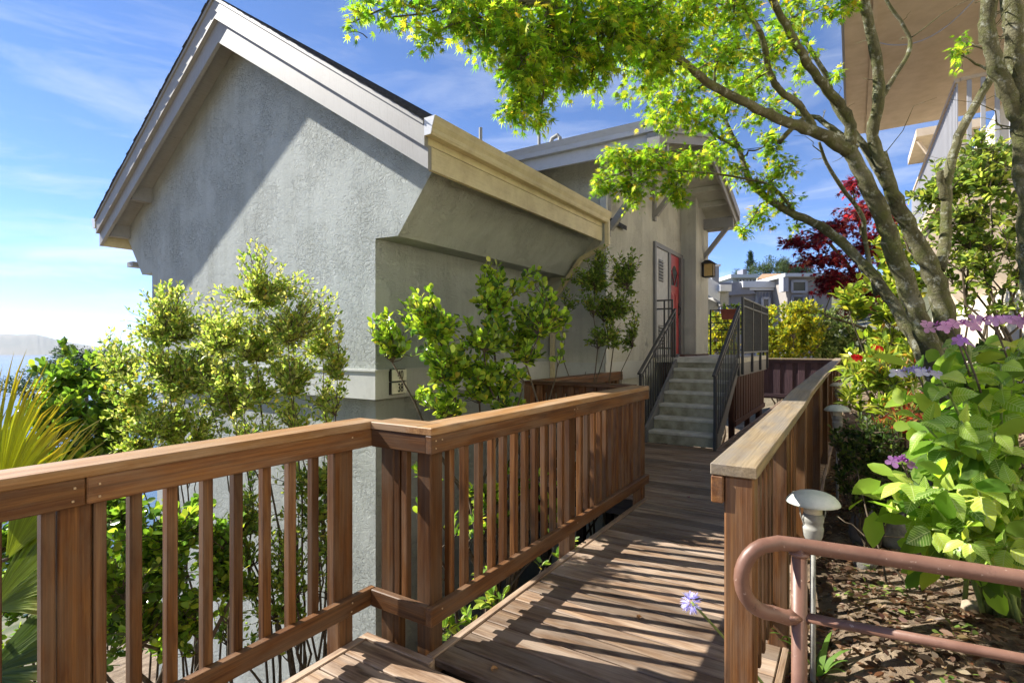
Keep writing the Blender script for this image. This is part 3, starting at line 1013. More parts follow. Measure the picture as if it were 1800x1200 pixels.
# downspout at the inner corner
dsp = MB()
dsp.bar((-2.875, 6.965, 3.18), (-2.875, 6.965, 2.84), 0.06, 0.05, up=(0, 1, 0))
dsp.bar((-2.875, 6.965, 2.85), (-3.30, 7.02, 2.69), 0.06, 0.05)
dsp.bar((-3.29, 7.02, 2.70), (-3.78, 7.06, 2.12), 0.06, 0.05)
dsp.bar((-3.79, 7.07, 2.14), (-3.79, 7.07, 0.4), 0.06, 0.05, up=(0, 1, 0))
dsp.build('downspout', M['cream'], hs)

# entry wing
EXW, EYF, EYB = -3.0, 7.14, 12.3
ER, EE0, EE1, EOX, EPI = 9.43, 6.62, 12.24, -2.08, 0.30      # ridge y, eaves, gable overhang x, pitch


def ez(y):
    return 4.26 + EPI * (ER - EE0) - EPI * abs(y - ER)


MB().prism([(EYF, 1.0), (EYF, ez(EYF) - 0.12), (ER, ez(ER) - 0.12), (EYB, ez(EYB) - 0.12), (EYB, 1.0)], -7.5, EXW, 'x').build('wall', M['entry_stucco'], hs)
MB().box(-7.5, EXW - 0.02, EYF + 0.02, EYB, BASE + 1.2, 1.002).build('wall', M['entry_stucco'], hs)
MB().box(EXW - 0.01, EXW + 0.02, EYF - 0.02, 9.3, 0.93, 1.2).build('band', M['band'], hs)
MB().box(-3.95, EXW + 0.02, EYF - 0.025, EYF + 0.01, 0.931, 1.199).build('band', M['band'], hs)
MB().box(EXW - 0.05, EXW + 0.045, EYF - 0.022, EYF + 0.07, 1.201, 4.18).build('corner_board', M['band'], hs)
for s, ye in ((-1, EE0), (1, EE1)):
    q = MB().prism([(ER, ez(ER) - 0.03), (ye, ez(ye) - 0.03), (ye, ez(ye) + 0.01), (ER, ez(ER) + 0.01)], -8.0, EOX, 'x').build('roof', M['shingle'], hs)
    MB().prism([(ER, ez(ER) - 0.10), (ye - s * .06, ez(ye - s * .06) - 0.10), (ye - s * .06, ez(ye - s * .06) - 0.032), (ER, ez(ER) - 0.032)], -8.0, EOX - 0.045, 'x').build('soffit', M['entry_stucco'], hs)
    MB().prism([(ER, ez(ER) - 0.27), (ye, ez(ye) - 0.27), (ye, ez(ye) - 0.035), (ER, ez(ER) - 0.035)], EOX - 0.04, EOX, 'x').build('barge_board', M['trim'], hs)
    MB().prism([(ER, ez(ER) - 0.14), (ye, ez(ye) - 0.14), (ye, ez(ye) + 0.03), (ER, ez(ER) + 0.03)], EOX + 0.002, EOX + 0.045, 'x').build('barge_board', M['trim'], hs)
    x0, x1 = sorted((ye, ye - s * 0.04))
    MB().box(-8.0, EOX - 0.042, x0, x1, ez(ye) - 0.33, ez(ye) - 0.13).build('fascia', M['gutter_white'], hs)
    gg = [(0.002, -0.15), (0.075, -0.15), (0.085, -0.09), (0.12, -0.01), (0.11, -0.008), (0.07, -0.08), (0.062, -0.135), (0.002, -0.135)]
    MB().prism([(ye + s * a, ez(ye) + z) for a, z in (gg if s < 0 else gg[::-1])], -8.0, EOX + 0.03, 'x').build('gutter', M['gutter_white'], hs)
MB().box(EOX - 0.10, EOX + 0.06, EE0 - 0.06, EE0 + 0.16, 3.90, 4.10).build('beam_end', M['trim'], hs)
# brackets under the overhang
for yb in (7.24, 9.36, 11.9):
    zt = ez(yb) - 0.28
    br = board('bracket', M['trim'], hs, (EXW + 0.03, yb, zt - 1.15), (EXW + 0.03, yb, zt), 0.09, 0.05, up=(1, 0, 0))
    board('bracket_arm', M['trim'], hs, (EXW + 0.06, yb, zt - 0.05), (EOX - 0.03, yb, zt - 0.05), 0.09, 0.14 if yb < 11 else 0.22)
    board('brace', M['trim'], hs, (EXW + 0.05, yb, zt - 1.05), (EOX - 0.12, yb, zt - 0.12), 0.085, 0.09)
for yb in (10.3, 10.9, 11.45):
    board('lookout', M['entry_stucco'], hs, (EXW, yb, ez(yb) - 0.15), (EOX - 0.05, yb, ez(yb) - 0.15), 0.06, 0.10)
# pilaster beside the door
MB().box(EXW - 0.02, -2.70, 11.19, 12.29, LZ + 0.001, ez(11.2) - 0.10).build('pilaster', M['entry_stucco'], hs)
MB().box(EXW - 0.02, -2.685, 11.175, 12.295, LZ + 0.0005, LZ + 0.035).build('pilaster_base', M['dark_wood'], hs)
# closet door and red front door in one dark frame
fr = MB()
fr.box(EXW - 0.01, EXW + 0.045, 9.36, 9.44, LZ, 3.30)
fr.box(EXW - 0.01, EXW + 0.045, 10.20, 10.33, LZ, 3.22)
fr.box(EXW - 0.01, EXW + 0.075, 10.94, 11.18, LZ, 3.22)
fr.box(EXW - 0.01, EXW + 0.046, 9.44, 11.18, 3.22, 3.30)
fr.box(EXW - 0.01, EXW + 0.05, 9.44, 11.18, LZ, LZ + 0.04)
fr.build('door_frame', M['grey_paint'], hs)
cd = MB().box(EXW - 0.005, EXW + 0.02, 9.445, 10.195, LZ + 0.045, 3.215).build('closet_door', M['closet'], hs)
for zb in (1.42, 2.62):
    MB().box(EXW + 0.0205, EXW + 0.024, 9.62, 9.90, zb, zb + 0.40).build('louver_opening', M['sign_black'], cd)
    for i in range(7):
        board('louver', M['closet'], cd, (EXW + 0.03, 9.61, zb + 0.03 + 0.057 * i), (EXW + 0.03, 9.91, zb + 0.03 + 0.057 * i), 0.03, 0.012, up=(0.6, 0, 0.8), bev=0.001)
dr = MB().box(EXW - 0.005, EXW + 0.022, 10.335, 10.935, LZ + 0.045, 3.215).build('front_door', M['red_door'], hs)
arch = [(10.42, 2.62)] + [(10.63 + 0.21 * math.cos(a), 2.72 + 0.3 * math.sin(a)) for a in np.linspace(math.pi, 0, 11)] + [(10.84, 2.62)]
MB().prism(arch, EXW + 0.0225, EXW + 0.027, 'x').build('door_window', M['glass'], dr)
mnt = MB()
for a in (-0.35, 0.35):
    mnt.bar((EXW + 0.03, 10.63, 2.63), (EXW + 0.03, 10.63 + a * 0.6, 2.97 - abs(a) * 0.18), 0.016, 0.012)
mnt.build('muntin', M['red_door'], dr)
for y0, y1, z0, z1 in ((10.40, 10.60, 1.95, 2.48), (10.66, 10.86, 1.95, 2.48), (10.40, 10.60, 1.38, 1.82), (10.66, 10.86, 1.38, 1.82)):
    pn_ = MB()
    pn_.box(EXW + 0.0225, EXW + 0.030, y0, y1, z0, z1)
    pn_.box(EXW + 0.0305, EXW + 0.036, y0 + .04, y1 - .04, z0 + .04, z1 - .04)
    pn_.build('panel', M['red_door'], dr)
dh = MB()
dh.box(EXW + 0.0225, EXW + 0.03, 10.875, 10.925, 2.0, 2.3)
dh.tube([(EXW + 0.03, 10.90, 2.06), (EXW + 0.07, 10.90, 2.10), (EXW + 0.07, 10.90, 2.2), (EXW + 0.03, 10.90, 2.24)], 0.008, 6)
dh.build('handle', M['black_iron'], dr)
MB().box(EXW, EXW + 0.30, 10.33, 11.16, LZ + 0.001, LZ + 0.03).build('door_sill', M['dark_wood'], hs)
# vents on the entry roof
rv = MB()
rv.tube([(-4.32, 7.6, ez(7.6)), (-4.32, 7.6, ez(7.6) + 0.36)], 0.025, 8)
rv.build('vent_pipe', M['lamp_grey'], hs)
rv = MB()
zt = ez(7.75)
rv.tube([(-4.02, 7.75, zt), (-4.02, 7.75, zt + 0.22), (-4.06, 7.75, zt + 0.27), (-4.16, 7.75, zt + 0.24), (-4.2, 7.75, zt + 0.14)], 0.035, 8)
rv.lathe([(0.12, 0.02), (0.13, 0.035), (0.05, 0.07)], (-4.02, 7.75, zt), 14)
rv.build('vent_pipe', M['lamp_grey'], hs)
for xx in (-3.98, -3.66):
    rv = MB()
    zt = ez(8.9)
    rv.lathe([(0.06, -0.02), (0.06, 0.13), (0.10, 0.135), (0.10, 0.16), (0.06, 0.18), (0.06, 0.2), (0.10, 0.205), (0.10, 0.235), (0.03, 0.27)], (xx, 8.9, zt), 14)
    rv.build('roof_vent', M['lamp_grey'], hs)
sl = MB()
zt = ez(8.7)
sl.add([(-4.15, 8.4, zt - 0.09), (-3.55, 8.4, zt - 0.09), (-3.55, 9.0, zt + 0.05), (-4.15, 9.0, zt + 0.05), (-3.85, 8.7, zt + 0.26)], [(0, 1, 4), (1, 2, 4), (2, 3, 4), (3, 0, 4), (3, 2, 1, 0)])
sl.build('skylight', M['gutter_white'], hs)
rv = MB()
rv.tube([(-4.05, 5.6, 3.8), (-4.05, 5.6, 4.25)], 0.022, 8)
rv.build('vent_pipe', M['lamp_grey'], hs)

# house number plaques on the side wall
def text_mesh(s, size, depth):
    c = bpy.data.curves.new('digits', 'FONT')
    c.body = s
    c.size = size
    c.extrude = depth
    c.align_x = 'CENTER'
    c.align_y = 'CENTER'
    c.offset = 0.0016
    o = bpy.data.objects.new('tmp', c)
    COL.objects.link(o)
    bpy.context.view_layer.update()
    me = bpy.data.meshes.new_from_object(o.evaluated_get(bpy.context.evaluated_depsgraph_get()))
    bpy.data.objects.remove(o)
    return me


rotq = Matrix(((0, 0, 1), (1, 0, 0), (0, 1, 0))).to_quaternion()       # text plane facing +X
for txt, zc, lab in (('40', 1.152, 'cream house number plaque reading 40 on the wall corner'), ('38', 1.024, 'cream house number plaque reading 38 below the other plaque')):
    sg_ = thing('house_number_sign', lab, 'sign', (SX + 0.03, 3.86, zc - 0.06), 'house number plaques')
    MB().box(SX + 0.0285, SX + 0.05, 3.768, 3.975, zc - 0.062, zc + 0.062).build('backing', M['sign_black'], sg_)
    MB().box(SX + 0.0505, SX + 0.062, 3.785, 3.98, zc - 0.055, zc + 0.055).build('plate', M['sign_cream'], sg_)
    me = text_mesh(txt, 0.118, 0.0015)
    o = link('digits', me, M['sign_black'], sg_, (SX + 0.0645, 3.893, zc - 0.001), rotq)
    o.scale = (0.66, 1.0, 1)

# lantern on the pilaster
ln = thing('wall_lantern', 'black wall lantern with amber glass beside the red door', 'lantern', (-2.6, 11.75, 2.86))
lm = MB()
lm.box(-2.70, -2.68, 11.69, 11.81, 2.9, 3.2)
lm.box(-2.68, -2.50, 11.735, 11.765, 3.13, 3.16)
lm.prism([(-2.70, 3.165), (-2.42, 3.165), (-2.52, 3.235), (-2.62, 3.235)], 11.61, 11.89, 'y')
for xx in (-2.655, -2.465):
    for yy in (11.66, 11.84):
        lm.box(xx - .008, xx + .008, yy - .008, yy + .008, 2.90, 3.164)
lm.box(-2.665, -2.455, 11.65, 11.85, 2.885, 2.905)
lm.build('frame', M['black_iron'], ln)
M['amber'] = plain('amber', (0.62, 0.42, 0.15), rough=0.2)
MB().box(-2.645, -2.475, 11.67, 11.83, 2.906, 3.163).build('glass', M['amber'], ln)

# ================================================================== PLANTS
def unit(a):
    return a / np.maximum(np.linalg.norm(a, axis=-1, keepdims=True), 1e-9)


# leaf outlines: x across, y along the midrib (0..1), z up; every leaf is a fan of triangles
T_OVAL = (np.array([[0, 0, 0], [-.20, .25, .05], [-.25, .55, .06], [-.13, .84, .03], [0, 1, -.05], [.13, .84, .03], [.25, .55, .06], [.20, .25, .05], [0, .5, 0]], float),
          [(8, 0, 7), (8, 7, 6), (8, 6, 5), (8, 5, 4), (8, 4, 3), (8, 3, 2), (8, 2, 1), (8, 1, 0)])
T_ROUND = (np.array([[0, 0, 0], [-.20, .22, .05], [-.34, .58, .08], [-.20, .90, .04], [0, 1, -.02], [.20, .90, .04], [.34, .58, .08], [.20, .22, .05], [0, .55, 0]], float), T_OVAL[1])
T_SMALL = (np.array([[0, 0, 0], [-.22, .45, .06], [0, 1, -.04], [.22, .45, .06]], float), [(0, 3, 2), (0, 2, 1)])
T_LANCE = (np.array([[0, 0, 0], [-.09, .3, .02], [-.10, .6, .02], [0, 1, -.10], [.10, .6, .02], [.09, .3, .02]], float), [(0, 5, 1), (5, 4, 1), (4, 2, 1), (4, 3, 2)])


def maple_template():
    pts = [(0, 0, 0)]
    lobes = [(-118, .42), (-78, .66), (-38, .86), (0, 1.0), (38, .86), (78, .66), (118, .42)]
    ring = []
    for i, (a, r) in enumerate(lobes):
        w = math.radians(a)
        if i:
            m = math.radians((lobes[i - 1][0] + a) / 2)
            ring.append((.17 * math.sin(m), .22 + .17 * math.cos(m), .01))
        ring.append((r * .72 * math.sin(w), .22 + r * .72 * math.cos(w), -.10 * r))
    pts = [(0, .22, .0)] + ring + [(0, 0, 0)]
    n = len(ring)
    f = [(0, i + 1, i) for i in range(1, n)] + [(0, 1, n + 1), (0, n + 1, n)]
    return np.array(pts, float), f


T_MAPLE = maple_template()


def leaves_mesh(name, tpl, pos, dirs, nrm, size, cols):
    tv, tf = tpl
    pos, dirs, nrm = np.asarray(pos, float), unit(np.asarray(dirs, float)), np.asarray(nrm, float)
    s = unit(np.cross(dirs, nrm))
    n = np.cross(s, dirs)
    size = np.asarray(size, float)[:, None, None]
    V = pos[:, None, :] + size * (tv[None, :, 0:1] * s[:, None, :] + tv[None, :, 1:2] * dirs[:, None, :] + tv[None, :, 2:3] * n[:, None, :])
    k = len(tv)
    Fi = (np.array(tf)[None] + (np.arange(len(pos)) * k)[:, None, None]).reshape(-1, 3)
    C = np.repeat(np.asarray(cols, float), k, axis=0)
    return np_mesh(name, V.reshape(-1, 3), Fi, C)


def pal(n, colours, weights=None, jit=0.18):
    c = np.array(colours, float)
    w = np.array(weights if weights else [1] * len(c), float)
    i = rng.choice(len(c), n, p=w / w.sum())
    return np.clip(c[i] * (1 + rng.normal(0, jit, (n, 1))) * (1 + rng.normal(0, 0.06, (n, 3))), 0.004, 0.9)


def curve_pts(a, b, n=6, sag=0.0, lift=0.0, wob=0.0):
    """from a to b, leaving a upwards (lift) and hanging (sag)"""
    a, b = np.asarray(a, float), np.asarray(b, float)
    L = np.linalg.norm(b - a)
    c = a + (b - a) * 0.4 + np.array([0, 0, lift * L])
    t = np.linspace(0, 1, n)[:, None]
    p = (1 - t) ** 2 * a + 2 * t * (1 - t) * c + t ** 2 * b
    p = p + np.array([0, 0, -sag * L]) * t * t
    if wob:
        p[1:-1] += rng.normal(0, wob * L, (n - 2, 3))
    return p


def plant(name, label, cat, base, tips, tpl, leaf, mat, colours, weights=None, limbs=6, per=14, stem_r=0.02, stem_mat=None,
          group=None, span=0.65, spread=0.9, up=0.35, lift=0.15, wob=0.03, twig_r=0.003, tip_bias=0.0, droop=0.0, base_spread=0.0):
    """a shrub: limbs from the base, twigs from the limbs to every tip, leaves set round the outer part of each twig"""
    base = np.asarray(base, float)
    tips = np.asarray(tips, float)
    limbs = min(limbs, len(tips))
    th = thing(name, label, cat, tuple(base), group)
    # limb ends: spread-out subset of the tips
    sel = [int(np.argmax(np.linalg.norm(tips - base, axis=1)))]
    dmin = np.linalg.norm(tips - tips[sel[0]], axis=1)
    while len(sel) < limbs:
        j = int(np.argmax(dmin))
        sel.append(j)
        dmin = np.minimum(dmin, np.linalg.norm(tips - tips[j], axis=1))
    wd = MB()
    paths = []
    for j in sel:
        e = base + (tips[j] - base) * 0.88
        b0_ = base + rng.normal(0, stem_r * 1.2, 3) * np.array([1, 1, 0])
        if base_spread:
            b0_ = base + (np.array([tips[j][0], tips[j][1], 0]) - np.array([base[0], base[1], 0])) * rng.uniform(0.1, 0.6) * base_spread
            b0_[2] = float(ground_z(b0_[0], b0_[1])) - 0.05
        p = curve_pts(b0_, e, 9, lift=lift, wob=wob)
        paths.append(p)
        wd.tube(p, list(np.linspace(stem_r, stem_r * 0.22, 9)), 6)
    allp = np.concatenate([p[3:] for p in paths])
    P, D, N = [], [], []
    for t in tips:
        d = np.linalg.norm(allp - t, axis=1) + np.maximum(0, allp[:, 2] - t[2] + 0.05) * 2.0
        a = allp[int(np.argmin(d + rng.uniform(0, 0.08, len(d))))]
        p = curve_pts(a, t, 6, sag=droop, lift=0.12, wob=0.04)
        wd.tube(p, list(np.linspace(max(twig_r * 1.8, stem_r * 0.2), twig_r * 0.6, 6)), 4, cap=False)
        L = np.linalg.norm(t - a)
        n = max(4, int(per * rng.uniform(0.75, 1.25)))
        s = 1 - span * min(1.0, 0.45 / max(L, .05)) * rng.uniform(0, 1, n) ** (1 + tip_bias)
        x = s * 5
        i = np.minimum(x.astype(int), 4)
        fr_ = (x - i)[:, None]
        q = p[i] * (1 - fr_) + p[i + 1] * fr_
        tg = unit(p[i + 1] - p[i])
        ang = rng.uniform(0, 2 * math.pi, n)
        o1 = unit(np.cross(tg, np.array([0.31, 0.2, 0.93])))
        o2 = np.cross(tg, o1)
        side = o1 * np.cos(ang)[:, None] + o2 * np.sin(ang)[:, None]
        dd = unit(tg * rng.uniform(0.25, 0.9, (n, 1)) + side * spread + np.array([0, 0, up - droop * 2]))
        P.append(q + side * 0.006)
        D.append(dd)
        N.append(unit(np.array([0, 0, 1.0]) + rng.normal(0, 0.45, (n, 3)) + side * 0.2))
    wd.build('stems', stem_mat or M['stem'], th, smooth=True, origin=tuple(base))
    P, D, N = map(np.concatenate, (P, D, N))
    n = len(P)
    me = leaves_mesh('foliage', tpl, P - base, D, N, leaf * rng.uniform(0.65, 1.2, n), pal(n, colours, weights))
    fo = link('foliage', me, mat, th, tuple(base))
    fo['kind'] = 'stuff'
    return th


def blob_tips(blobs, n, shell=0.55):
    """tips spread through ellipsoids given as (px, py, dist, half-width px, half-height px, depth m)"""
    w = np.array([b[3] * b[4] for b in blobs], float)
    cnt = np.maximum(3, (w / w.sum() * n).astype(int))
    out = []
    for b, k in zip(blobs, cnt):
        v = unit(rng.normal(0, 1, (k, 3)))
        r = rng.uniform(shell ** 3, 1, (k, 1)) ** (1 / 3)
        v = v * r
        c = at(b[0], b[1], b[2])
        sc = b[2] / F_PX
        for q in v:
            out.append(tuple(c + CR * float(q[0] * b[3] * sc) + Vector((0, 0, float(q[1] * b[4] * sc))) + CF * float(q[2] * b[5])))
    return np.array(out)


def ground_at(px, d, dz=-0.05):
    p = at(px, 608, d)
    return gpt(p.x, p.y, dz)


# --- left of the walkway: small-leaved golden shrubs in front of the gable
GOLD = [(0.40, 0.46, 0.08), (0.28, 0.38, 0.06), (0.55, 0.57, 0.17), (0.17, 0.27, 0.05), (0.58, 0.47, 0.07)]
t1 = blob_tips([(478, 590, 4.2, 112, 112, .34), (452, 470, 4.15, 34, 58, .16), (520, 560, 4.15, 84, 100, .26), (490, 690, 4.2, 120, 90, .34), (592, 640, 4.05, 22, 62, .12), (400, 600, 4.25, 70, 100, .3), (600, 560, 4.05, 12, 20, .06)], 900, shell=0.1)
plant('golden_shrub', 'tall yellow-green small-leaved shrub with many thin stems before the gable', 'shrub', ground_at(545, 4.25), t1, T_OVAL, 0.038, M['leaf'], GOLD, (4, 5, 4, 2, .4), limbs=15, per=24, stem_r=0.013, wob=0.012, base_spread=1.0, spread=0.85, up=0.5, span=0.9, twig_r=0.002, group='golden shrubs before the gable')
t2 = blob_tips([(300, 570, 4.6, 74, 90, .3), (265, 650, 4.55, 90, 100, .32), (335, 690, 4.5, 110, 110, .36), (275, 750, 4.4, 90, 80, .3), (190, 610, 4.6, 22, 48, .1), (375, 640, 4.55, 60, 90, .26), (300, 500, 4.6, 20, 26, .1)], 900, shell=0.1)
plant('golden_shrub', 'lower yellow-green small-leaved shrub below the left eave of the gable', 'shrub', ground_at(360, 4.45), t2, T_OVAL, 0.041, M['leaf'], GOLD, (4, 5, 4, 2, .4), limbs=13, per=24, stem_r=0.013, wob=0.012, base_spread=1.0, spread=0.85, up=0.5, span=0.9, twig_r=0.002, group='golden shrubs before the gable')
# thin lower growth of the same shrubs seen through the balusters
t3 = blob_tips([(560, 900, 4.0, 35, 120, .2), (500, 960, 3.95, 35, 130, .2), (590, 1010, 4.0, 22, 60, .15), (440, 900, 4.0, 40, 90, .2), (530, 840, 4.0, 70, 40, .2), (400, 1000, 4.0, 40, 120, .2), (480, 1060, 4.0, 60, 90, .2)], 300, shell=0.1)
plant('golden_shrub', 'sparse leggy green shrub seen through the near balusters against the pale wall', 'shrub', ground_at(560, 4.1), t3, T_OVAL, 0.050, M['leaf'], [(0.22, 0.32, 0.05), (0.13, 0.21, 0.035), (0.36, 0.40, 0.07)], limbs=6, per=15, wob=0.012, stem_r=0.022, spread=0.9, group='golden shrubs before the gable')

# --- round-leaved green shrubs further left and low behind the near rail
GREEN = [(0.20, 0.34, 0.04), (0.13, 0.23, 0.03), (0.32, 0.45, 0.05), (0.07, 0.13, 0.025), (0.42, 0.52, 0.06)]
t4 = blob_tips([(150, 660, 4.9, 50, 45, .3), (115, 700, 4.8, 60, 60, .3), (170, 740, 4.7, 55, 70, .3), (120, 790, 4.6, 80, 60, .35), (120, 615, 5.0, 14, 22, .1), (70, 640, 5.0, 14, 16, .1), (195, 700, 4.75, 25, 50, .15)], 330, shell=0.3)
plant('round_leaf_shrub', 'dense dark green round-leaved shrub behind the fan palm', 'shrub', ground_at(150, 4.7), t4, T_ROUND, 0.075, M['gloss_leaf'], GREEN, (4, 4, 3, 3, 1), limbs=9, per=16, stem_r=0.025, spread=0.9, up=0.4, group='round-leaved green shrubs')
t5 = blob_tips([(230, 960, 3.3, 60, 90, .3), (330, 930, 3.35, 50, 70, .25), (380, 960, 3.4, 40, 80, .2), (260, 1060, 3.2, 50, 60, .25), (400, 1010, 3.4, 25, 60, .15), (130, 1000, 3.2, 60, 110, .3), (330, 1010, 3.3, 50, 60, .2), (200, 890, 3.4, 60, 40, .2), (300, 1100, 3.3, 60, 50, .2)], 460, shell=0.1)
plant('round_leaf_shrub', 'green round-leaved shrub low behind the near railing balusters', 'shrub', ground_at(330, 3.45), t5, T_ROUND, 0.060, M['gloss_leaf'], GREEN, (4, 4, 3, 4, 1), limbs=9, per=13, stem_r=0.032, spread=0.9, up=0.4, group='round-leaved green shrubs')

t5b = blob_tips([(60, 930, 4.3, 90, 90, .5), (150, 900, 4.3, 70, 80, .4), (60, 1090, 4.2, 90, 120, .5), (180, 1080, 4.0, 60, 100, .3)], 230, shell=0.3)
plant('round_leaf_shrub', 'shaded green shrub low behind the fan palm at the left edge', 'shrub', ground_at(90, 4.3), t5b, T_ROUND, 0.075, M['gloss_leaf'], GREEN, (3, 5, 2, 4, .5), limbs=9, per=14, stem_r=0.025, spread=0.9, up=0.4, group='round-leaved green shrubs')

# --- glossy shrub in front of the shaded side wall
GLOSS = [(0.28, 0.43, 0.04), (0.15, 0.27, 0.03), (0.42, 0.55, 0.06), (0.07, 0.14, 0.03), (0.60, 0.56, 0.07)]
t6 = blob_tips([(730, 560, 4.75, 55, 60, .25), (690, 580, 4.7, 42, 40, .2), (785, 640, 4.75, 44, 42, .2), (800, 600, 4.9, 66, 70, .3), (790, 690, 4.8, 50, 40, .25), (880, 690, 4.95, 50, 36, .25), (870, 520, 5.0, 45, 60, .25), (865, 470, 5.0, 24, 22, .1), (900, 590, 5.0, 60, 70, .3), (945, 540, 5.1, 40, 70, .25), (990, 570, 5.1, 22, 40, .15), (945, 480, 5.15, 18, 18, .1), (850, 660, 4.9, 60, 40, .25), (765, 712, 4.6, 26, 28, .15)], 520, shell=0.25)
plant('glossy_shrub', 'glossy bright green oval-leaved shrub against the shaded house wall', 'shrub', ground_at(885, 5.0), t6, T_ROUND, 0.070, M['gloss_leaf'], GLOSS, (4, 3, 5, 2, .6), limbs=12, per=14, lift=0.2, wob=0.02, stem_r=0.028, spread=0.95, up=0.5, span=0.75)
t6b = blob_tips([(830, 880, 4.6, 50, 60, .2), (745, 840, 4.4, 25, 60, .15), (900, 860, 4.8, 40, 50, .2), (970, 850, 4.9, 30, 50, .15)], 34, shell=0.3)
plant('glossy_shrub', 'low glossy green shoots behind the mid railing balusters', 'shrub', ground_at(830, 4.75), t6b, T_ROUND, 0.085, M['gloss_leaf'], GLOSS, (3, 4, 2, 4, .3), limbs=5, per=12, stem_r=0.02, spread=0.8, up=0.6)
# --- slender shrub at the inner corner
t7 = blob_tips([(1065, 470, 7.0, 45, 40, .2), (1020, 500, 6.9, 35, 45, .2), (1085, 540, 7.0, 40, 40, .2), (1110, 460, 7.0, 20, 25, .1), (1105, 560, 7.0, 25, 30, .12), (1060, 590, 6.9, 40, 28, .2), (1100, 600, 7.0, 25, 18, .1), (1075, 510, 7.0, 50, 60, .2)], 330, shell=0.2)
plant('slender_shrub', 'slender open small-leaved shrub in the corner beside the stairs', 'shrub', ground_at(1022, 6.75), t7, T_OVAL, 0.055, M['leaf'], [(0.20, 0.30, 0.05), (0.12, 0.20, 0.035), (0.32, 0.40, 0.07), (0.42, 0.38, 0.08)], (4, 4, 2, .3), limbs=7, per=16, stem_r=0.017, spread=0.9, up=0.1, lift=0.25)


# --- fan palm at the left edge
def fan_frond(hub, direction, normal, R, nseg, arc, tip_col, col, par, tips_drop=0.12):
    hub, d, n = np.array(hub, float), unit(np.array(direction, float)), unit(np.array(normal, float))
    n = unit(n - d * np.dot(n, d))
    s = np.cross(d, n)
    V, Fc, C = [], [], []
    for i in range(nseg):
        a = (i / (nseg - 1) - 0.5) * arc + rng.normal(0, 0.012)
        r = R * (1 - 0.28 * abs(i / (nseg - 1) - 0.5) * 2) * rng.uniform(0.9, 1.06)
        da = d * math.cos(a) + s * math.sin(a)
        sa = np.cross(da, n)
        wmax = R * arc / nseg * 0.42
        c = np.array(col) * rng.uniform(0.7, 1.3)
        prevs = None
        for k, (t, w) in enumerate(((0.04, 0.12), (0.3, 0.75), (0.55, 1.0), (0.8, 0.55), (1.0, 0.02))):
            drop = tips_drop * r * t ** 3 * rng.uniform(0.7, 1.3)
            p = hub + da * r * t + n * (0.05 * r * math.sin(t * 2.2)) + np.array([0, 0, -drop])
            i0 = len(V)
            V += [p - sa * wmax * w + n * wmax * w * 0.5, p, p + sa * wmax * w + n * wmax * w * 0.5]
            cc = c if t < 0.8 else c * 0.5 + np.array(tip_col) * 0.5
            C += [cc, cc * 0.9, cc]
            if prevs is not None:
                Fc += [(prevs, prevs + 1, i0 + 1, i0), (prevs + 1, prevs + 2, i0 + 2, i0 + 1)]
            prevs = i0
    V = np.array(V)
    o = link('frond', np_mesh('frond', V - hub, np.array(Fc), np.array(C)), M['soft_leaf'], par, tuple(hub))
    return o


pc = np.array(at(-70, 1010, 3.2))
palm = thing('fan_palm', 'fan palm with long pleated yellow-green blades at the left edge', 'palm', tuple(gpt(pc[0], pc[1], -0.05)))
gb = gpt(pc[0], pc[1], -0.1)
MB().tube([gb, gb + Vector((0.02, 0, 0.6)), Vector(tuple(pc)) + Vector((-0.05, 0, -0.35)), Vector(tuple(pc)) + Vector((-0.05, 0, -0.15))], [0.10, 0.085, 0.08, 0.06], 12).build('trunk', M['stem'], palm, smooth=True)
crown = pc + np.array([-0.05, 0, -0.2])
fr_specs = [((-5, 900, 3.05), (62, 590, 3.15), (.40, -.85, .30), 1.02, 44, 1.35, (.50, .52, .04)),
            ((10, 985, 2.95), (170, 730, 3.1), (.30, -.75, .6), 0.98, 40, 1.15, (.34, .40, .045)),
            ((-20, 1075, 2.85), (140, 930, 2.9), (.35, -.6, .7), 0.85, 36, 1.3, (.24, .30, .05)),
            ((-30, 1190, 2.8), (130, 1120, 2.75), (.4, -.5, .75), 0.80, 32, 1.6, (.13, .19, .04)),
            ((-180, 960, 3.1), (-330, 520, 3.3), (.3, -.9, .3), 1.2, 34, 1.6, (.40, .44, .04)),
            ((-160, 1060, 3.4), (-420, 880, 3.9), (-.2, -.5, .8), 1.1, 34, 1.6, (.3, .38, .04)),
            ((-30, 930, 3.4), (10, 600, 3.7), (.3, -.8, .5), 1.0, 34, 1.5, (.30, .36, .04))]
for h, tpx, nr, R_, ns, arc, cl in fr_specs:
    hub = np.array(at(*h))
    fan_frond(hub, np.array(at(*tpx)) - hub, nr, R_, ns, arc, (.42, .22, .03), cl, palm)
    MB().tube(curve_pts(crown, hub + 0.02 * unit(hub - crown), 6, lift=0.2), [0.018, 0.016, 0.014, 0.013, 0.012, 0.011], 6).build('stalk', M['stem'], palm, smooth=True)


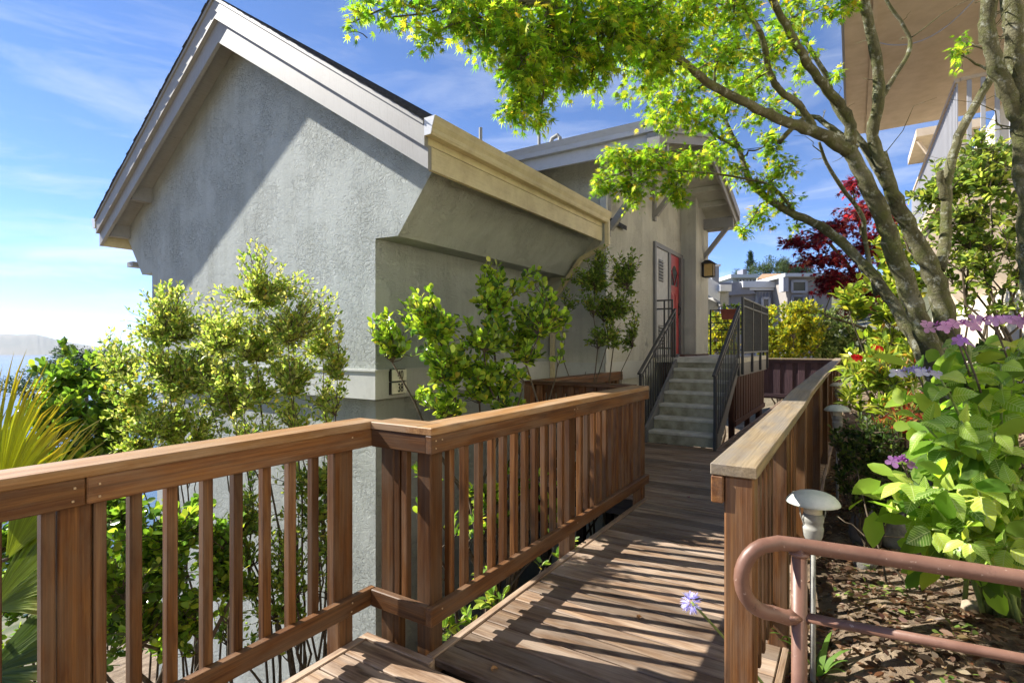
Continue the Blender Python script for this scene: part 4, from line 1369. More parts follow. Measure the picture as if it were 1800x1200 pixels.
# ------------------------------------------------------------------ the green maple over the walkway
def limb_tube(mb, pts, n=10):
    """pts: (px, py, dist, radius m); smoothed and made slightly knobbly"""
    P = np.array([tuple(at(a, b, c)) for a, b, c, r in pts])
    R_ = np.array([p[3] for p in pts])
    k = len(P)
    m = (k - 1) * 5 + 1
    t = np.linspace(0, k - 1, m)
    out = np.zeros((m, 3))
    for j, x in enumerate(t):
        i = min(int(x), k - 2)
        u = x - i
        p0, p1, p2, p3 = P[max(i - 1, 0)], P[i], P[i + 1], P[min(i + 2, k - 1)]
        out[j] = 0.5 * ((2 * p1) + (-p0 + p2) * u + (2 * p0 - 5 * p1 + 4 * p2 - p3) * u * u + (-p0 + 3 * p1 - 3 * p2 + p3) * u ** 3)
    r = np.interp(t, np.arange(k), R_) * 0.72
    out[1:-1] += rng.normal(0, 1, (m - 2, 3)) * (r[1:-1, None] * 0.10)
    r = r * (1 + rng.normal(0, 0.05, m))
    mb.tube(out, list(r), n)
    return out


def tree_from_photo(th, limbs, pads, tpl, leaf, mat, colours, weights, dens, bark, leaf_area=150.0, droop=0.25, pathskip=0.35):
    """limbs: {name: [(px, py, dist, r)...]}; pads: (px, py, dist, half-w px, half-h px, depth m, density)"""
    origin = Vector(th.location)
    allp = []
    for nm, pts in limbs:
        mb = MB()
        o = limb_tube(mb, pts)
        mb.build(nm, bark, th, smooth=True)
        allp.append(o[int(len(o) * pathskip):])
    allp = np.concatenate(allp)
    tw = MB()
    for _ in range(70):
        a_ = allp[int(rng.integers(len(allp)))]
        e_ = a_ + rng.normal(0, 1, 3) * np.array([.16, .16, .10]) + np.array([0, 0, .08])
        tw.tube(curve_pts(a_, e_, 5, lift=.1, wob=.06), [.005, .004, .003, .002, .001], 4, cap=False)
    P, D, N, Cc = [], [], [], []
    for px, py, d, rw, rh, dep, k in pads:
        sc = d / F_PX
        ntw = max(4, int(rw * rh * 3.14 / 620 * k * dens * (d / 2.9) ** 1.3))
        c = np.array(at(px, py, d))
        for _ in range(ntw):
            v = unit(rng.normal(0, 1, 3)) * rng.uniform(0.1, 1) ** 0.45
            tip = c + np.array(CR) * v[0] * rw * sc + np.array([0, 0, 1.0]) * v[1] * rh * sc + np.array(CF) * v[2] * dep
            inn = c + (tip - c) * 0.25 + rng.normal(0, 0.03, 3)
            p = curve_pts(inn, tip, 5, sag=droop * rng.uniform(0.4, 1.3), lift=0.25)
            tw.tube(p, [0.0035, 0.003, 0.0022, 0.0016, 0.001], 3, cap=False)
            n = int(rng.integers(9, 16))
            s = rng.uniform(0.15, 1, n) ** 0.8 * 4
            i = np.minimum(s.astype(int), 3)
            f_ = (s - i)[:, None]
            q = p[i] * (1 - f_) + p[i + 1] * f_
            tg = unit(p[i + 1] - p[i])
            side = rng.normal(0, 1, (n, 3))
            P.append(q + side * 0.018)
            D.append(unit(tg * 0.6 + side * 0.55 + np.array([0, 0, -0.35])))
            N.append(unit(np.array([0, 0, 1.0]) + rng.normal(0, 0.38, (n, 3))))
        # a branchlet ties the pad to the nearest limb
        j = int(np.argmin(np.linalg.norm(allp - c, axis=1)))
        tw.tube(curve_pts(allp[j], c, 7, lift=0.12, wob=0.03), list(np.linspace(0.012, 0.004, 7)), 5)
    tw.build('twigs', bark, th, smooth=True)['kind'] = 'stuff'
    P, D, N = map(np.concatenate, (P, D, N))
    n = len(P)
    me = leaves_mesh('foliage', tpl, P - np.array(origin), D, N, leaf * rng.uniform(0.5, 1.35, n), pal(n, colours, weights))
    fo = link('foliage', me, mat, th, tuple(origin))
    fo['kind'] = 'stuff'
    return th


MAPLE = [(0.21, 0.35, 0.03), (0.31, 0.43, 0.04), (0.12, 0.24, 0.025), (0.48, 0.48, 0.05), (0.55, 0.40, 0.05)]
mb_ = ground_at(1655, 4.05, -0.06)
maple = thing('maple_tree', 'green Japanese maple with mossy twisting limbs arching over the walkway', 'tree', tuple(mb_))
gpx = 608 + (CAM_H - mb_.z) * F_PX / 4.05
limbs = [
    ('trunk', [(1668, gpx + 20, 4.05, .125), (1655, 700, 4.05, .11), (1632, 600, 4.05, .10), (1600, 520, 4.05, .092), (1572, 440, 4.02, .085), (1545, 370, 4.0, .08), (1512, 300, 3.98, .072), (1490, 262, 3.96, .068)]),
    ('trunk', [(1676, gpx + 20, 4.15, .12), (1672, 640, 4.15, .115), (1662, 560, 4.15, .11), (1640, 480, 4.15, .098), (1602, 405, 4.15, .08), (1570, 340, 4.12, .07), (1548, 270, 4.1, .062)]),
    ('trunk', [(1664, gpx + 15, 4.2, .09), (1640, 690, 4.25, .08), (1612, 605, 4.35, .07), (1560, 520, 4.5, .064), (1500, 445, 4.7, .06), (1440, 395, 4.8, .056), (1392, 376, 4.9, .052), (1345, 345, 4.95, .045), (1318, 318, 5.0, .04), (1300, 265, 5.0, .032), (1272, 205, 5.0, .022), (1262, 150, 5.0, .012)]),
    ('limb', [(1492, 266, 3.96, .066), (1440, 236, 3.9, .058), (1380, 214, 3.8, .05), (1330, 190, 3.65, .043), (1255, 152, 3.45, .036), (1205, 112, 3.3, .028), (1165, 86, 3.15, .022), (1080, 40, 3.0, .015), (980, 10, 2.85, .01)]),
    ('limb', [(1494, 270, 3.97, .06), (1492, 212, 3.92, .052), (1462, 168, 3.85, .046), (1424, 118, 3.75, .04), (1388, 56, 3.6, .035), (1352, -10, 3.45, .03), (1300, -110, 3.3, .02)]),
    ('limb', [(1434, 234, 3.9, .036), (1410, 190, 3.85, .032), (1372, 160, 3.75, .03), (1352, 126, 3.7, .03), (1338, 62, 3.6, .027), (1300, 0, 3.5, .023), (1250, -80, 3.3, .014)]),
    ('limb', [(1555, 300, 4.1, .062), (1535, 240, 4.08, .056), (1543, 180, 4.02, .055), (1541, 105, 3.95, .05), (1520, 10, 3.85, .046), (1500, -120, 3.7, .03)]),
    ('limb', [(1546, 180, 4.03, .028), (1566, 145, 4.05, .024), (1600, 86, 4.1, .021), (1588, 45, 4.1, .019), (1558, 0, 4.1, .016), (1540, -60, 4.1, .01)]),
    ('limb', [(1650, 475, 4.15, .06), (1662, 420, 4.2, .056), (1664, 360, 4.22, .05), (1668, 300, 4.25, .05), (1692, 225, 4.25, .044), (1735, 150, 4.2, .04), (1782, 85, 4.15, .034), (1830, 20, 4.1, .02)]),
    ('limb', [(1660, 350, 4.22, .04), (1654, 318, 4.22, .036), (1652, 302, 4.22, .034)]),
    ('limb', [(1560, 330, 4.1, .045), (1520, 260, 4.2, .04), (1470, 190, 4.3, .034), (1450, 130, 4.3, .028), (1408, 60, 4.2, .02), (1380, 0, 4.1, .014)]),
    ('limb', [(1400, 378, 4.88, .02), (1360, 330, 4.85, .017), (1318, 316, 4.8, .015), (1260, 306, 4.75, .012), (1180, 300, 4.7, .009), (1110, 300, 4.65, .006)]),
    ('limb', [(1300, 262, 5.0, .022), (1262, 240, 4.9, .019), (1228, 215, 4.8, .016), (1190, 190, 4.7, .013), (1130, 160, 4.6, .008)]),
    ('limb', [(1370, 250, 4.2, .03), (1420, 205, 4.3, .026), (1462, 225, 4.2, .03), (1505, 262, 4.1, .034)]),
    ('limb', [(1540, 520, 4.6, .028), (1522, 430, 4.65, .026), (1515, 380, 4.6, .026), (1480, 330, 4.5, .022), (1452, 285, 4.45, .02), (1440, 250, 4.4, .014)]),
]
pads = [(640, 5, 2.9, 40, 26, .25, .8), (618, 40, 2.9, 14, 40, .08, .5), (720, 5, 2.85, 60, 30, .3, .9), (690, 30, 2.85, 22, 32, .1, .5), (790, 25, 2.85, 60, 40, .3, 1), (760, 60, 2.8, 30, 26, .15, .8), (860, 30, 2.8, 75, 55, .4, 1.5), (910, 70, 2.8, 65, 55, .4, 1.5),
        (925, 130, 2.85, 60, 60, .3, 1.6), (908, 188, 2.85, 36, 36, .15, 1.3), (985, 100, 3.0, 75, 70, .4, 1.6), (950, 205, 2.9, 26, 22, .12, 1), (950, 170, 3.0, 34, 26, .2, .9), (1040, 135, 3.1, 55, 26, .3, 1), (1060, 70, 3.0, 80, 64, .4, 1.7),
        (1000, 10, 2.9, 90, 40, .4, 1.1), (1110, 15, 3.0, 90, 46, .4, 1.7), (1150, 90, 3.2, 80, 60, .4, 1.4), (1200, 30, 3.2, 80, 50, .4, 1.1), (1290, 20, 3.4, 80, 45, .4, 1.0), (1260, 100, 3.5, 80, 50, .4, 1.0), (1130, 150, 3.6, 50, 25, .3, .8),
        (1190, 165, 4.0, 70, 40, .4, 1.0), (1165, 205, 4.4, 45, 30, .25, 1.0), (1230, 205, 4.4, 60, 35, .3, 1.0), (1300, 160, 4.0, 60, 45, .4, .9), (1350, 100, 3.8, 55, 50, .4, .9), (1390, 30, 3.7, 55, 40, .4, .8), (1350, 200, 4.3, 45, 35, .3, .6), (1420, 95, 4.0, 25, 40, .3, .5),
        (1440, 15, 3.9, 35, 22, .3, .7), (1490, 8, 3.8, 35, 26, .2, .8), (1455, 140, 4.2, 26, 18, .2, .4), (1400, 170, 4.2, 30, 26, .2, .4),
        (1090, 275, 4.7, 45, 30, .25, 1.4), (1060, 318, 4.7, 30, 26, .15, 1.2), (1110, 330, 4.7, 50, 34, .25, 1.4), (1150, 280, 4.75, 55, 34, .3, 1.3), (1180, 330, 4.75, 40, 30, .2, 1.2), (1215, 285, 4.8, 50, 30, .3, 1.1), (1200, 355, 4.75, 22, 18, .12, 1), (1265, 260, 4.9, 40, 35, .25, 1), (1300, 300, 4.95, 30, 34, .2, .8),
        (1355, 255, 4.9, 28, 40, .2, 1.1), (1380, 300, 4.9, 40, 24, .25, 1.1), (1345, 325, 4.9, 32, 30, .2, 1.1), (1385, 350, 4.95, 34, 24, .2, 1), (1335, 380, 4.9, 30, 26, .2, 1), (1305, 405, 4.85, 22, 16, .12, .9), (1400, 395, 4.9, 20, 14, .1, .7),
        (1690, 70, 4.2, 14, 60, .1, .25), (1675, 95, 4.2, 12, 12, .1, .3),
        (800, -70, 2.9, 170, 60, .6, .3), (1000, -90, 3.0, 180, 70, .7, .3), (1200, -80, 3.3, 170, 70, .7, .3), (1400, -90, 3.7, 150, 70, .7, .3), (1600, -110, 4.0, 140, 60, .6, .3)]
tree_from_photo(maple, limbs, pads, T_MAPLE, 0.056, M['soft_leaf'], MAPLE, (6, 5, 3.5, 2, .5), 2.05, M['bark'])

# second mossy trunk at the right edge
mb2 = ground_at(1800, 3.1, -0.06)
m2 = thing('maple_tree', 'mossy tree trunk with a curving limb at the right edge of the picture', 'tree', tuple(mb2))
g2 = 608 + (CAM_H - mb2.z) * F_PX / 3.1
limbs2 = [('trunk', [(1845, g2 + 20, 3.1, .12), (1835, 700, 3.1, .105), (1824, 560, 3.1, .09), (1812, 420, 3.08, .08), (1804, 300, 3.05, .074), (1796, 180, 3.0, .068), (1786, 90, 2.98, .066), (1782, 0, 2.95, .06), (1775, -150, 2.9, .045)]),
          ('limb', [(1795, 215, 3.02, .062), (1770, 160, 3.0, .058), (1745, 100, 2.98, .055), (1736, 40, 2.95, .053), (1742, -20, 2.92, .048), (1760, -150, 2.88, .03)]),
          ('limb', [(1790, 100, 2.98, .05), (1775, 50, 3.05, .045), (1768, 0, 3.1, .04), (1740, -110, 3.2, .025)])]
pads2 = [(1700, -120, 3.1, 120, 60, .5, .6), (1850, -140, 3.0, 140, 60, .5, .6), (1600, -150, 3.2, 120, 50, .4, .6)]
tree_from_photo(m2, limbs2, pads2, T_MAPLE, 0.056, M['soft_leaf'], MAPLE, (5, 5, 4, 2, .5), 1.0, M['bark'])

# red maple behind
rb_ = ground_at(1560, 8.6, -0.06)
red = thing('red_maple', 'dark red laceleaf maple standing behind the green maple trunk', 'tree', tuple(rb_))
g3 = 608 + (CAM_H - rb_.z) * F_PX / 8.6
limbs3 = [('trunk', [(1560, g3 + 8, 8.6, .10), (1555, 600, 8.6, .085), (1535, 540, 8.6, .07), (1500, 480, 8.6, .05), (1460, 430, 8.6, .03), (1420, 405, 8.6, .015)]),
          ('limb', [(1535, 540, 8.6, .05), (1530, 470, 8.6, .045), (1512, 400, 8.6, .03), (1500, 340, 8.6, .015)]),
          ('limb', [(1550, 590, 8.6, .04), (1500, 570, 8.5, .03), (1450, 555, 8.4, .015)])]
pads3 = [(1420, 425, 8.4, 55, 16, .4, 1.6), (1470, 400, 8.5, 50, 22, .5, 1.6), (1510, 370, 8.5, 45, 26, .5, 1.6), (1500, 325, 8.6, 28, 22, .3, 1.2), (1450, 455, 8.4, 60, 20, .5, 1.8), (1490, 485, 8.5, 60, 26, .6, 1.8), (1540, 430, 8.6, 45, 40, .5, 1.6), (1460, 500, 8.4, 40, 22, .4, 1.6),
         (1500, 540, 8.4, 30, 20, .3, 1.2), (1530, 510, 8.6, 40, 34, .5, 1.6), (1560, 380, 8.7, 30, 30, .4, 1.2), (1385, 428, 8.4, 24, 8, .2, 1.2)]
tree_from_photo(red, limbs3, pads3, T_MAPLE, 0.085, M['soft_leaf'], [(0.26, 0.03, 0.04), (0.14, 0.02, 0.035), (0.52, 0.05, 0.055), (0.08, 0.018, 0.028), (0.60, 0.20, 0.16)], (5, 6, 2.5, 5, 1), 1.35, M['bark'])


# ------------------------------------------------------------------ hydrangea: every large leaf a piece of its own
def veined_leaf_mat():
    m, t, b, out = new_mat('hydrangea_leaf')
    oi = t.nodes.new('ShaderNodeObjectInfo')
    tcn = t.nodes.new('ShaderNodeTexCoord')
    col = ramp(t, oi.outputs['Random'], [(0.0, (0.10, 0.20, 0.025)), (0.3, (0.20, 0.33, 0.04)), (0.7, (0.34, 0.47, 0.055)), (1.0, (0.50, 0.57, 0.09))])
    sp = t.nodes.new('ShaderNodeSeparateXYZ')
    t.links.new(tcn.outputs['Object'], sp.inputs[0])
    ab = nd(t, 'ShaderNodeMath', operation='ABSOLUTE')
    t.links.new(sp.outputs[0], ab.inputs[0])
    mu = nd(t, 'ShaderNodeMath', operation='MULTIPLY_ADD')          # side veins run forward from the midrib
    t.links.new(ab.outputs[0], mu.inputs[0])
    mu.inputs[1].default_value = -0.75
    t.links.new(sp.outputs[1], mu.inputs[2])
    sn = nd(t, 'ShaderNodeMath', operation='MULTIPLY')
    t.links.new(mu.outputs[0], sn.inputs[0])
    sn.inputs[1].default_value = 60.0
    si = nd(t, 'ShaderNodeMath', operation='SINE')
    t.links.new(sn.outputs[0], si.inputs[0])
    vein = ramp(t, si.outputs[0], [(0.70, (0, 0, 0)), (0.98, (0.8,) * 3)])
    mid = ramp(t, ab.outputs[0], [(0.004, (1, 1, 1)), (0.016, (0, 0, 0))])
    vm = mix(t, 1.0, vein, mid, 'LIGHTEN')
    col2 = mix(t, vm, col, (0.46, 0.54, 0.22))
    n = nd(t, 'ShaderNodeTexNoise', Scale=5.0, Detail=4)
    t.links.new(tcn.outputs['Object'], n.inputs['Vector'])
    col2 = mix(t, 0.5, col2, ramp(t, n.outputs[0], [(0.3, (0.75, 0.8, 0.7)), (0.7, (1.15, 1.12, 1.0))]), 'MULTIPLY')
    t.links.new(col2, b.inputs['Base Color'])
    b.inputs['Roughness'].default_value = 0.42
    bump(t, b, vm, -0.9, 0.05)
    tr = t.nodes.new('ShaderNodeBsdfTranslucent')
    hs_ = nd(t, 'ShaderNodeHueSaturation', Value=1.5, Saturation=1.1)
    t.links.new(col2, hs_.inputs['Color'])
    t.links.new(hs_.outputs[0], tr.inputs[0])
    ms = t.nodes.new('ShaderNodeMixShader')
    ms.inputs[0].default_value = 0.38
    t.links.new(b.outputs[0], ms.inputs[1])
    t.links.new(tr.outputs[0], ms.inputs[2])
    t.links.new(ms.outputs[0], out.inputs[0])
    return m


M['hydrangea_leaf'] = veined_leaf_mat()


def big_leaf_mesh(name, curl, fold, wave, width=0.34):
    rows = 9
    V, Fc = [], []
    for i in range(rows):
        t = i / (rows - 1)
        w = width * (math.sin(math.pi * min(1, t ** 0.72)) ** 0.85) if 0 < i < rows - 1 else 0.004
        ser = 1 + (0.05 if i % 2 else -0.04)
        zc = -curl * t * t
        for k, u in enumerate((-1, -0.5, 0, 0.5, 1)):
            V.append((u * w * (ser if abs(u) == 1 else 1), t, zc + fold * abs(u) * w - 0.35 * fold * (abs(u) ** 2) * w * 1.6 + wave * math.sin(t * 9 + u * 2) * abs(u)))
        if i:
            a, c = (i - 1) * 5, i * 5
            for k in range(4):
                Fc.append((a + k, a + k + 1, c + k + 1, c + k))
    me = bpy.data.meshes.new(name)
    me.from_pydata(V, [], Fc)
    me.polygons.foreach_set('use_smooth', [True] * len(Fc))
    me.update()
    me.materials.append(M['hydrangea_leaf'])
    return me


LEAVES = [big_leaf_mesh('hydrangea_leaf', c, f, w, wd_) for c, f, w, wd_ in ((.22, .5, .02, .32), (.42, .35, .03, .35), (.10, .65, .02, .29), (.30, .45, .035, .34), (.55, .5, .03, .31), (-.08, .5, .03, .33))]


def place_leaf(par, pos, direction, normal, length, name='leaf'):
    d = Vector(direction).normalized()
    n = Vector(normal)
    s = d.cross(n).normalized()
    n = s.cross(d)
    q = Matrix((s, d, n)).transposed().to_quaternion()
    o = link(name, random.choice(LEAVES), None, par, pos, q)
    w = random.uniform(0.88, 1.12)
    o.scale = (length * w, length, length)
    return o


def floret_head(par, name, centre, R_, flat, n_big, n_small, big_col, small_col, axis=(0, 0, 1)):
    """lacecap: flat mass of tiny buds ringed with four-petalled florets"""
    c0 = np.array(centre, float)
    P, D, N, S, C = [], [], [], [], []
    ring = []
    for i in range(n_small):
        a = rng.uniform(0, 2 * math.pi)
        r = R_ * 0.75 * math.sqrt(rng.uniform(0, 1))
        p = c0 + np.array([r * math.cos(a), r * math.sin(a), flat * (1 - (r / R_) ** 2) + rng.uniform(-.006, .008)])
        for k in range(3):
            P.append(p)
            D.append(unit(rng.normal(0, 1, 3)))
            N.append(unit(rng.normal(0, 1, 3)))
            S.append(0.010)
            C.append(np.array(small_col) * rng.uniform(0.6, 1.4))
    for i in range(n_big):
        a = 2 * math.pi * i / n_big + rng.uniform(-.2, .2)
        p = c0 + np.array([R_ * math.cos(a), R_ * math.sin(a), rng.uniform(-.01, .015)])
        nrm = unit(np.array([0.35 * math.cos(a), 0.35 * math.sin(a), 0.8]) + np.array([.35, -.7, 0]) + rng.normal(0, .25, 3))
        u = unit(np.cross(nrm, [0.2, 0.9, 0.1]))
        w = np.cross(nrm, u)
        col = np.array(big_col) * rng.uniform(0.75, 1.25)
        for k in range(4):
            th_ = math.pi / 2 * k + i
            P.append(p)
            D.append(u * math.cos(th_) + w * math.sin(th_))
            N.append(nrm)
            S.append(0.030 * rng.uniform(0.85, 1.15))
            C.append(col)
    tpl = (np.array([[0, 0, 0], [-.38, .45, .08], [-.3, .85, .05], [0, 1, .0], [.3, .85, .05], [.38, .45, .08]], float), [(0, 5, 4), (0, 4, 3), (0, 3, 2), (0, 2, 1)])
    me = leaves_mesh(name, tpl, np.array(P) - c0, D, N, S, np.clip(C, 0, 1))
    return link(name, me, M['soft_leaf'], par, tuple(c0))


hb = ground_at(1760, 2.45, -0.04)
hyd = thing('hydrangea', 'large-leaved hydrangea with purple lacecap flowers at the right edge', 'shrub', tuple(hb))
hyd['label'] = 'bright green large-leaved lacecap hydrangea filling the right edge'
stem_tips = [(1650, 660, 2.3), (1700, 600, 2.4), (1760, 640, 2.3), (1800, 590, 2.4), (1620, 740, 2.25), (1690, 740, 2.15), (1750, 760, 2.1), (1600, 850, 2.2), (1660, 860, 2.1), (1720, 860, 2.05), (1780, 850, 2.05), (1640, 930, 2.1), (1700, 950, 2.0), (1770, 960, 1.98), (1830, 700, 2.2), (1830, 850, 2.1), (1830, 950, 2.0), (1850, 600, 2.4), (1740, 700, 2.45), (1665, 790, 2.4), (1560, 880, 2.3), (1690, 1000, 2.05)]
hm = MB()
nodes = []
for (px, py, d) in stem_tips:
    e = np.array(at(px, py, d))
    p = curve_pts(np.array(hb) + rng.normal(0, .05, 3) * np.array([1, 1, 0]), e, 9, lift=0.28)
    hm.tube(p, list(np.linspace(0.011, 0.004, 9)), 6)
    nodes.append(p)
hm.build('stems', M['green_stem'], hyd, smooth=True)
cen = np.array(at(1770, 830, 2.55))
count = 0
for p in nodes:
    for j, k in enumerate((8, 8, 7, 7, 6, 6, 5)):
        for s in (1, -1):
            if count > 292:
                break
            base_p = p[k] + (p[k] - p[k - 1]) * (0.0 if j % 2 == 0 else -0.5)
            tg = unit(p[k] - p[k - 1])
            out_ = unit(base_p - cen)
            sd_ = unit(np.cross(tg, [0, 0, 1]) + rng.normal(0, .25, 3)) * s
            if j % 2:
                sd_ = unit(np.cross(tg, sd_))
            dr_ = unit(sd_ * 0.9 + out_ * 0.55 + np.array([0, 0, -0.28]) + rng.normal(0, .22, 3))
            nr_ = unit(np.array([-.35, -.35, .85]) + rng.normal(0, .3, 3))
            place_leaf(hyd, tuple(base_p + dr_ * 0.012), dr_, nr_, rng.uniform(0.075, 0.145) * (0.85 if k == 8 else 1.0))
            count += 1
hp, hd_, hn_ = [], [], []
for p in nodes:
    for k in (8, 8, 8, 7, 7, 7, 7, 6, 6, 6, 5, 5, 5, 4, 4):
        v = unit(rng.normal(0, 1, 3))
        hp.append(p[k] + v * 0.07 + np.array(CF) * 0.08)
        hd_.append(unit(v + np.array([0, 0, -.25])))
        hn_.append(unit(np.array([-.4, -.4, .8]) + rng.normal(0, .35, 3)))
hf = link('inner_foliage', leaves_mesh('inner_foliage', T_OVAL, np.array(hp) - np.array(hb), hd_, hn_, rng.uniform(.10, .16, len(hp)), pal(len(hp), [(.20, .33, .04), (.30, .44, .05), (.12, .22, .03)])), M['soft_leaf'], hyd, tuple(hb))
hf['kind'] = 'stuff'
for (px, py, d, R_, nb, nsm, bc, sc_) in ((1672, 574, 2.35, .085, 9, 60, (.72, .40, .66), (.36, .12, .36)), (1745, 566, 2.4, .10, 10, 70, (.62, .36, .66), (.30, .10, .32)), (1800, 566, 2.35, .08, 8, 50, (.62, .36, .66), (.30, .10, .32)),
                                       (1612, 655, 2.35, .075, 8, 55, (.60, .55, .80), (.30, .26, .5)), (1585, 812, 2.25, .032, 2, 40, (.45, .22, .55), (.30, .12, .34)), (1690, 600, 2.3, .02, 3, 10, (.5, .26, .68), (.22, .08, .3))):
    fc = at(px, py, d)
    floret_head(hyd, 'flower_head', fc, R_, .02, nb, nsm, bc, sc_)
    MB().tube(curve_pts(np.array(fc) + np.array([.07, .04, -.22]), fc, 5, lift=.1), [.005, .0045, .004, .004, .003], 5).build('flower_stalk', M['stem'], hyd, smooth=True)

# ------------------------------------------------------------------ understorey on the right
YG = [(0.32, 0.40, 0.045), (0.20, 0.28, 0.035), (0.46, 0.48, 0.07), (0.11, 0.17, 0.025), (0.38, 0.22, 0.04)]


def lshrub(name, label, px, d, blobs, n, tpl, leaf, mat, cols, wts=None, **kw):
    return plant(name, label, 'shrub', ground_at(px, d), blob_tips(blobs, n), tpl, leaf, mat, cols, wts, **kw)


lshrub('broad_leaf_shrub', 'yellow-green broad-leaved shrub left of the maple trunks', 1560, 5.6, [(1530, 520, 5.6, 50, 40, .3), (1570, 570, 5.6, 50, 40, .3), (1545, 610, 5.5, 55, 35, .3), (1600, 500, 5.7, 30, 60, .25), (1580, 440, 5.8, 40, 40, .3), (1500, 540, 5.6, 25, 20, .15)], 150, T_OVAL, 0.10, M['leaf'], YG, (4, 4, 3, 3, .3), limbs=8, per=15, stem_r=0.02, up=0.1)
rho = lshrub('rhododendron', 'rhododendron with a few red blooms beside the far path lights', 1570, 5.0, [(1520, 640, 5.0, 38, 34, .3), (1560, 660, 5.0, 50, 40, .35), (1545, 700, 4.9, 55, 34, .3), (1600, 640, 5.0, 40, 40, .3), (1500, 660, 5.1, 22, 24, .2), (1600, 700, 4.9, 36, 34, .3)], 120, T_LANCE, 0.13, M['gloss_leaf'], YG, (4, 4, 3, 3, .6), limbs=8, per=15, stem_r=0.018, up=0.2, spread=1.0, span=0.35)
for px, py, d in ((1506, 629, 4.8), (1543, 612, 4.9), (1618, 635, 4.85), (1636, 644, 4.8), (1612, 634, 4.9)):
    floret_head(rho, 'flower_head', at(px, py, d), .028, .02, 7, 14, (.55, .02, .025), (.4, .02, .02))
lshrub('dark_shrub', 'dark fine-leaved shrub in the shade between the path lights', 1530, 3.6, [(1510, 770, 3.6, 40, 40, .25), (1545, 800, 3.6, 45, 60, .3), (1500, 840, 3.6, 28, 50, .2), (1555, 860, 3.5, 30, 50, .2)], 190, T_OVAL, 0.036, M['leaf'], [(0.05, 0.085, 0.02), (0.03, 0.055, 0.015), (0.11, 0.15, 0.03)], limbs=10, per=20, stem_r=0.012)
lshrub('orange_tip_shrub', 'shrub with orange and red young leaves below the maple', 1590, 4.4, [(1580, 740, 4.3, 40, 26, .25), (1620, 720, 4.3, 40, 30, .25), (1560, 745, 4.3, 22, 14, .15)], 60, T_LANCE, 0.085, M['leaf'], [(0.20, 0.24, 0.04), (0.32, 0.16, 0.05), (0.36, 0.07, 0.04), (0.09, 0.13, 0.03)], limbs=7, per=12, stem_r=0.012)
lshrub('twiggy_shrub', 'tall twiggy green-leaved shrub before the beige wall on the right', 1752, 4.9, [(1740, 330, 4.9, 65, 60, .35), (1700, 400, 4.9, 60, 60, .35), (1770, 430, 4.9, 55, 80, .35), (1720, 280, 4.9, 55, 50, .3), (1660, 350, 5.0, 40, 50, .25), (1690, 480, 4.9, 50, 40, .3), (1760, 250, 4.9, 45, 40, .3), (1600, 380, 5.1, 40, 40, .25), (1740, 520, 4.8, 60, 40, .3), (1640, 430, 5.1, 30, 40, .2), (1700, 330, 4.9, 80, 80, .35), (1750, 380, 4.8, 60, 110, .3)], 430, T_OVAL, 0.068, M['leaf'], [(0.24, 0.32, 0.05), (0.15, 0.22, 0.04), (0.38, 0.43, 0.08), (0.08, 0.13, 0.03)], limbs=15, per=13, stem_r=0.02, up=0.1, lift=0.2)
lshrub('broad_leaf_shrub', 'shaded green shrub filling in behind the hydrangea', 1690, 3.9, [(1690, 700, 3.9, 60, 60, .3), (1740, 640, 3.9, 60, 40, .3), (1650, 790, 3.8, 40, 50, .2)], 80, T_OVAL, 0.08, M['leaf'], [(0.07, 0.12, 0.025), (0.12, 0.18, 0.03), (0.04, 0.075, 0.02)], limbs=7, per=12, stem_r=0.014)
# shrubs up the bank towards the building
for (bx_, by_, rr_, hh_, cols_, lab) in ((2.3, 3.0, .45, .8, YG, 'yellow-green shrub up the bank right of the hydrangea'), (2.6, 4.6, .5, 1.0, GREEN, 'deep green shrub up the bank behind the mossy right trunk'),
                                         (1.7, 1.6, .4, .55, GREEN, 'low green shrub on the bank beside the brown handrail'), (2.7, 1.4, .5, .9, YG, 'bushy yellow-green shrub high on the bank by the pale wall'), (1.9, 5.9, .45, .9, YG, 'leafy shrub below the balcony corner')):
    g_ = gpt(bx_, by_, -.05)
    tp_ = np.array([(bx_ + v[0] * rr_, by_ + v[1] * rr_, g_.z + hh_ * (.55 + .5 * v[2])) for v in unit(rng.normal(0, 1, (90, 3))) * rng.uniform(.5, 1, (90, 1))])
    plant('bank_shrub', lab, 'shrub', tuple(g_), tp_, T_OVAL, .08, M['leaf'], cols_, limbs=8, per=13, stem_r=.015, group='shrubs up the bank')
# golden hedge beyond the walkway
for lab, px, d, blobs, n in (('bright yellow hedge shrub seen through the iron gate', 1265, 17.5, [(1265, 575, 17.5, 34, 30, .8), (1265, 615, 17.5, 30, 26, .8), (1290, 560, 17.5, 24, 18, .5)], 300),
                             ('golden green hedge shrub right of the landing guard rail', 1375, 17.8, [(1370, 575, 17.8, 40, 44, 1.0), (1370, 615, 17.5, 34, 20, .8), (1410, 570, 18.0, 34, 48, 1.0), (1390, 600, 17.8, 50, 34, .8)], 420),
                             ('pale green hedge shrub before the far houses', 1455, 18.2, [(1450, 585, 18.2, 46, 48, 1.0), (1490, 605, 18.0, 34, 40, .9), (1470, 625, 17.5, 40, 18, .6)], 380)):
    c = [(0.42, 0.40, 0.03), (0.28, 0.33, 0.04), (0.5, 0.44, 0.04), (0.14, 0.2, 0.03)] if 'yellow' in lab or 'golden' in lab else [(0.26, 0.31, 0.08), (0.17, 0.23, 0.05), (0.36, 0.4, 0.12), (0.09, 0.14, 0.03)]
    plant('hedge_shrub', lab, 'hedge', ground_at(px, d), blob_tips(blobs, n), T_OVAL, 0.125, M['leaf'], c, limbs=9, per=24, stem_r=0.04, up=0.4, twig_r=0.006, group='hedge shrubs beyond the walkway')
